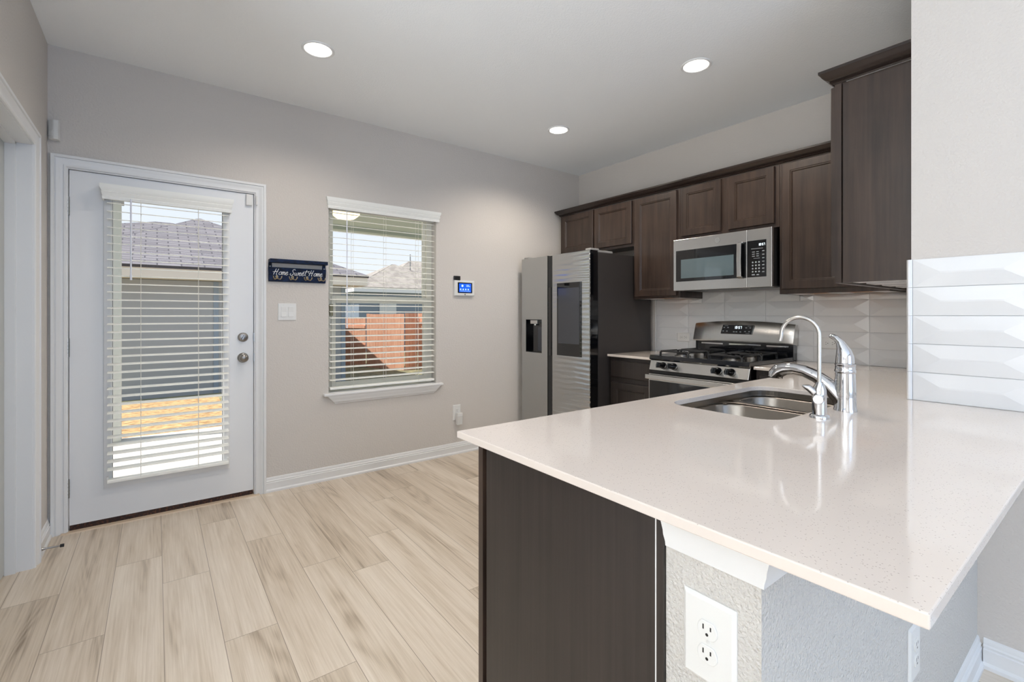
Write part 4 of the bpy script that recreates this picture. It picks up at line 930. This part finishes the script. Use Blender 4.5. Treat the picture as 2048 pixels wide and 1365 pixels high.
# burners and grates
for bx_, by_, br in ((3.07, RC+.19, .045), (3.07, RC-.19, .055), (3.33, RC+.19, .05), (3.33, RC-.19, .04)):
    mb = MB(); mb.lathe([(br+.012, .914), (br+.01, .922), (br, .924), (br, .930)], (bx_, by_, 0)); bu = th.part('burner_base', mb, M['nickel'], smooth=30)
    mb = MB(); mb.lathe([(br-.004, .930), (br-.003, .936), (br-.01, .939), (.0001, .939)], (bx_, by_, 0)); th.part('burner_cap', mb, M['iron'], smooth=30, parent=bu)
for cy in (RC+.19, RC-.19):
    mb = MB(); zg = .952
    for bx_ in (3.07, 3.33):
        for k in range(4):
            ang = R(45+90*k); dx, dy = math.cos(ang), math.sin(ang)
            mb.tube([(bx_+dx*.155, cy+dy*.155, .916), (bx_+dx*.152, cy+dy*.152, zg-.008), (bx_+dx*.140, cy+dy*.140, zg), (bx_+dx*.04, cy+dy*.04, zg)], .0052, 8)
        for s_ in (-1, 1):
            mb.tube([(bx_-.11, cy+s_*.115, .916), (bx_-.108, cy+s_*.115, zg-.008), (bx_-.098, cy+s_*.115, zg), (bx_+.098, cy+s_*.115, zg), (bx_+.108, cy+s_*.115, zg-.008), (bx_+.11, cy+s_*.115, .916)], .0052, 8)
            mb.tube([(bx_+s_*.112, cy-.112, .916), (bx_+s_*.112, cy-.110, zg-.008), (bx_+s_*.112, cy-.100, zg), (bx_+s_*.112, cy+.100, zg), (bx_+s_*.112, cy+.110, zg-.008), (bx_+s_*.112, cy+.112, .916)], .0052, 8)
    th.part('grate', mb, M['iron'], smooth=True)

# ---------------------------------------------------------------- outside
GZ = -.12
def ground(name, pts, m, label, cat): mb = MB(); mb.poly(pts); return struct(name, mb, m, label, cat)
mb = MB(); mb.box(-3.2, 6.5, D+T+.001, 6.62, GZ-.1, GZ); struct('patio', mb, M['concrete'], 'sunlit concrete patio slab outside the back door', 'patio')
mb = MB(); mb.loft([[(-30, 6.62, GZ-.03), (60, 6.62, GZ-.03)], [(-30, 12.9, -.6), (60, 12.9, -.6)], [(-30, 60, -.8), (60, 60, -.8)]], False, False, False); struct('lawn_ground', mb, M['lawn_shade'], 'patchy lawn beyond the patio, shade put into its colour', 'lawn')
mb = MB(); mb.loft([[(-.62, 6.66, GZ-.01), (.70, 6.66, GZ-.01)], [(-.62, 7.1, GZ-.03), (.80, 7.0, GZ-.03)], [(-.8, 11.5, -.44), (.98, 11.2, -.42)]], False, False, False)
single('dry_grass_patch', mb, M['dry_grass'], 'straw coloured dry grass beyond the patio', 'grass', (0, 8, GZ), kind='stuff')
mb = MB(); mb.loft([[(.72, 6.6, GZ-.004), (2.2, 6.6, GZ-.004)], [(.82, 7.0, GZ-.02), (2.3, 7.0, GZ-.02)], [(1.05, 11.2, -.41), (2.6, 11.2, -.41)]], False, False, False); struct('path', mb, M['concrete'], 'pale concrete strip beside the dry grass', 'path')
th = Thing('patio_post', 'pale square patio post outside the left edge of the door', 'post', (-.37, 6.5, GZ))
th.part('shaft', bx((-.45, -.30, 6.45, 6.60, GZ, 2.50)), M['post']); th.part('cap', bx((-.47, -.28, 6.43, 6.62, 2.40, 2.50)), M['siding'])
struct('patio_roof', bx((.75, 5.2, 6.42, 6.62, 2.36, 2.75), (.75, 5.2, D+T, 6.42, 2.42, 2.55), (-.5, .75, 6.42, 6.62, 2.50, 2.75), (-.5, .75, D+T, 6.42, 2.62, 2.75)), M['soffit'], 'gray-green patio ceiling and beam above the window', 'patio roof')
th = Thing('porch_light', 'lit round porch light on the patio ceiling', 'porch light', (1.68, 5.31, 2.42))
mb = MB(); mb.lathe([(.17, 0), (.175, -.02), (.165, -.03)], (1.68, 5.31, 2.42), n=32); th.part('base_ring', mb, M['nickel'], smooth=True)
mb = MB(); mb.lathe([(.16, -.03), (.15, -.085), (.1, -.125), (.0001, -.14)], (1.68, 5.31, 2.42), n=32); th.part('glass_dome', mb, M['porch_lens'], smooth=True)

def roof_face(mb, uvl, pts):
    vs = [mb.bm.verts.new(p) for p in pts]; f = mb.bm.faces.new(vs)
    a, b = Vector(pts[0]), Vector(pts[1]); ux = (b-a).normalized(); nrm = ux.cross(Vector(pts[2])-a).normalized(); vy = nrm.cross(ux)
    for lp in f.loops: d = lp.vert.co-a; lp[uvl].uv = (d.dot(ux), d.dot(vy))
def hip_roof(th, x0, x1, y0, y1, z0, z1, ridge_in, name='roof', m=None):
    mb = MB(); uvl = mb.bm.loops.layers.uv.new('UVMap')
    ym = (y0+y1)/2
    ra, rb = (x0+ridge_in[0], ym, z1), (x1-ridge_in[1], ym, z1)
    roof_face(mb, uvl, [(x0, y0, z0), (x1, y0, z0), rb, ra]); roof_face(mb, uvl, [(x1, y1, z0), (x0, y1, z0), ra, rb])
    roof_face(mb, uvl, [(x1, y0, z0), (x1, y1, z0), rb]); roof_face(mb, uvl, [(x0, y1, z0), (x0, y0, z0), ra])
    bm = mb.bm
    me = bpy.data.meshes.new(name); bmesh.ops.translate(bm, verts=bm.verts, vec=-th.loc); bm.to_mesh(me); bm.free(); me.materials.append(m or M['shingle'])
    o = bpy.data.objects.new(name, me); C.objects.link(o); o.parent = th.o
    sd = o.modifiers.new('thick', 'SOLIDIFY'); sd.thickness = .06; sd.offset = 1
    return o
# nearest neighbour's house, across the grass
th = Thing('neighbor_house', 'gray neighbouring house with shingled hip roof facing the door', 'house', (0, 12.9, -.6))
mb = bx((-1.5, 4.05, 12.85, 20, -.6, 1.98), (-6, -1.5, 15, 20, -.6, 1.98)); th.part('wall', mb, M['siding'])
mb = bx((-1.86, 4.5, 12.38, 12.42, 1.99, 2.21), (4.46, 4.5, 12.42, 20.4, 1.99, 2.21)); th.part('fascia', mb, M['fascia'])
th.part('soffit', bx((-1.84, 4.46, 12.42, 12.85, 1.99, 2.02), (4.05, 4.46, 12.85, 20.4, 1.99, 2.02)), M['fascia'])
hip_roof(th, -1.88, 4.52, 12.36, 20.4, 2.2, 3.95, (2.85, 3.5))
hip_roof(th, -6.4, 3.4, 14.6, 21.4, 2.3, 4.0, (6.4, 3.0))
th.part('corner_board', bx((1.05, 1.15, 12.83, 12.85, -.6, 1.98), (3.95, 4.06, 12.83, 12.85, -.6, 1.98)), M['siding_blue'])
# houses further off
M['shingle_tan'] = mat('tan_shingles', (190, 180, 170), .95); color_noise(M['shingle_tan'], (142, 135, 128), (164, 156, 148), 3)
for lab, x0, x1, y0, y1, ze, zr, ri, wm in (('pale roofed house left behind the red fence', 7.7, 13.6, 23, 27.4, 2.55, 4.0, (2.9, 2.9), 'siding_blue'), ('taller pale roofed house at right behind the red fence', 11.0, 20, 28.6, 37, 2.9, 5.2, (4.2, 3.8), 'siding_blue')):
    th = Thing('neighbor_house', lab, 'house', ((x0+x1)/2, y0, -.8))
    th.part('wall', bx((x0+.35, x1-.35, y0+.35, y1-.35, -.8, ze)), M[wm])
    th.part('fascia', bx((x0-.02, x1+.02, y0-.02, y0, ze-.2, ze+.03), (x0-.02, x0, y0, y1, ze-.2, ze+.03)), M['trim'])
    hip_roof(th, x0, x1, y0, y1, ze, zr, ri, m=M['shingle_tan'])
    if zr > 5: mb = MB(); mb.tube([(x0+ri[0]-.8, y0+(y1-y0)*.3, zr-1.0), (x0+ri[0]-.8, y0+(y1-y0)*.3, zr+.3)], .035, 8); th.part('vent_pipe', mb, M['hinge'])
    th.part('window', bx((x0+1.4, x0+2.3, y0+.3, y0+.36, ze-1.5, ze-.4)), M['trim'])
# cedar fence beyond the lawn
def fence(label, pts, h, zb, rails, face):
    th = Thing('cedar_fence', label, 'fence', (pts[0][0]*1.12, pts[0][1]*1.12, H+(zb-H)*1.12), 'cedar fence panels')
    a, b = Vector(pts[0])*1.12, Vector(pts[1])*1.12; h *= 1.12; zb = H+(zb-H)*1.12; d = b-a; ln = d.length; d.normalize(); nrm = Vector((d.y, -d.x))*face
    T = frame((a.x, a.y, zb), Vector((d.x, d.y, 0)), UZ, Vector((nrm.x, nrm.y, 0)))
    mb = MB(); mb.T = T; n = max(1, int(ln/.145))
    for i in range(n):
        u = i*ln/n; hh = h+random.uniform(-.01, .01); mb.box(u+.003, u+ln/n-.003, 0, hh, -.008, .008)
    th.part('pickets', mb, M['fence'])
    if rails:
        for z in (.28, h*.5, h-.3):
            mb = MB(); mb.T = T; mb.box(0, ln, z-.045, z+.045, .008, .05); th.part('rail', mb, M['fence'])
    return th
fence('reddish cedar fence panel with rails left of the tall panel', ((4.72, 15.9), (5.22, 14.52)), 1.72, -.62, True, 1)
fence('tall smooth cedar fence panel in the middle of the window view', ((5.24, 14.49), (5.80, 12.95)), 1.80, -.56, False, 1)
fence('short shaded fence panel turning back at the jog', ((5.83, 12.95), (6.28, 13.10)), 1.80, -.54, False, 1)
fence('cedar fence panel with rails at the right of the window view', ((6.32, 13.13), (7.35, 10.3)), 1.74, -.48, True, 1)
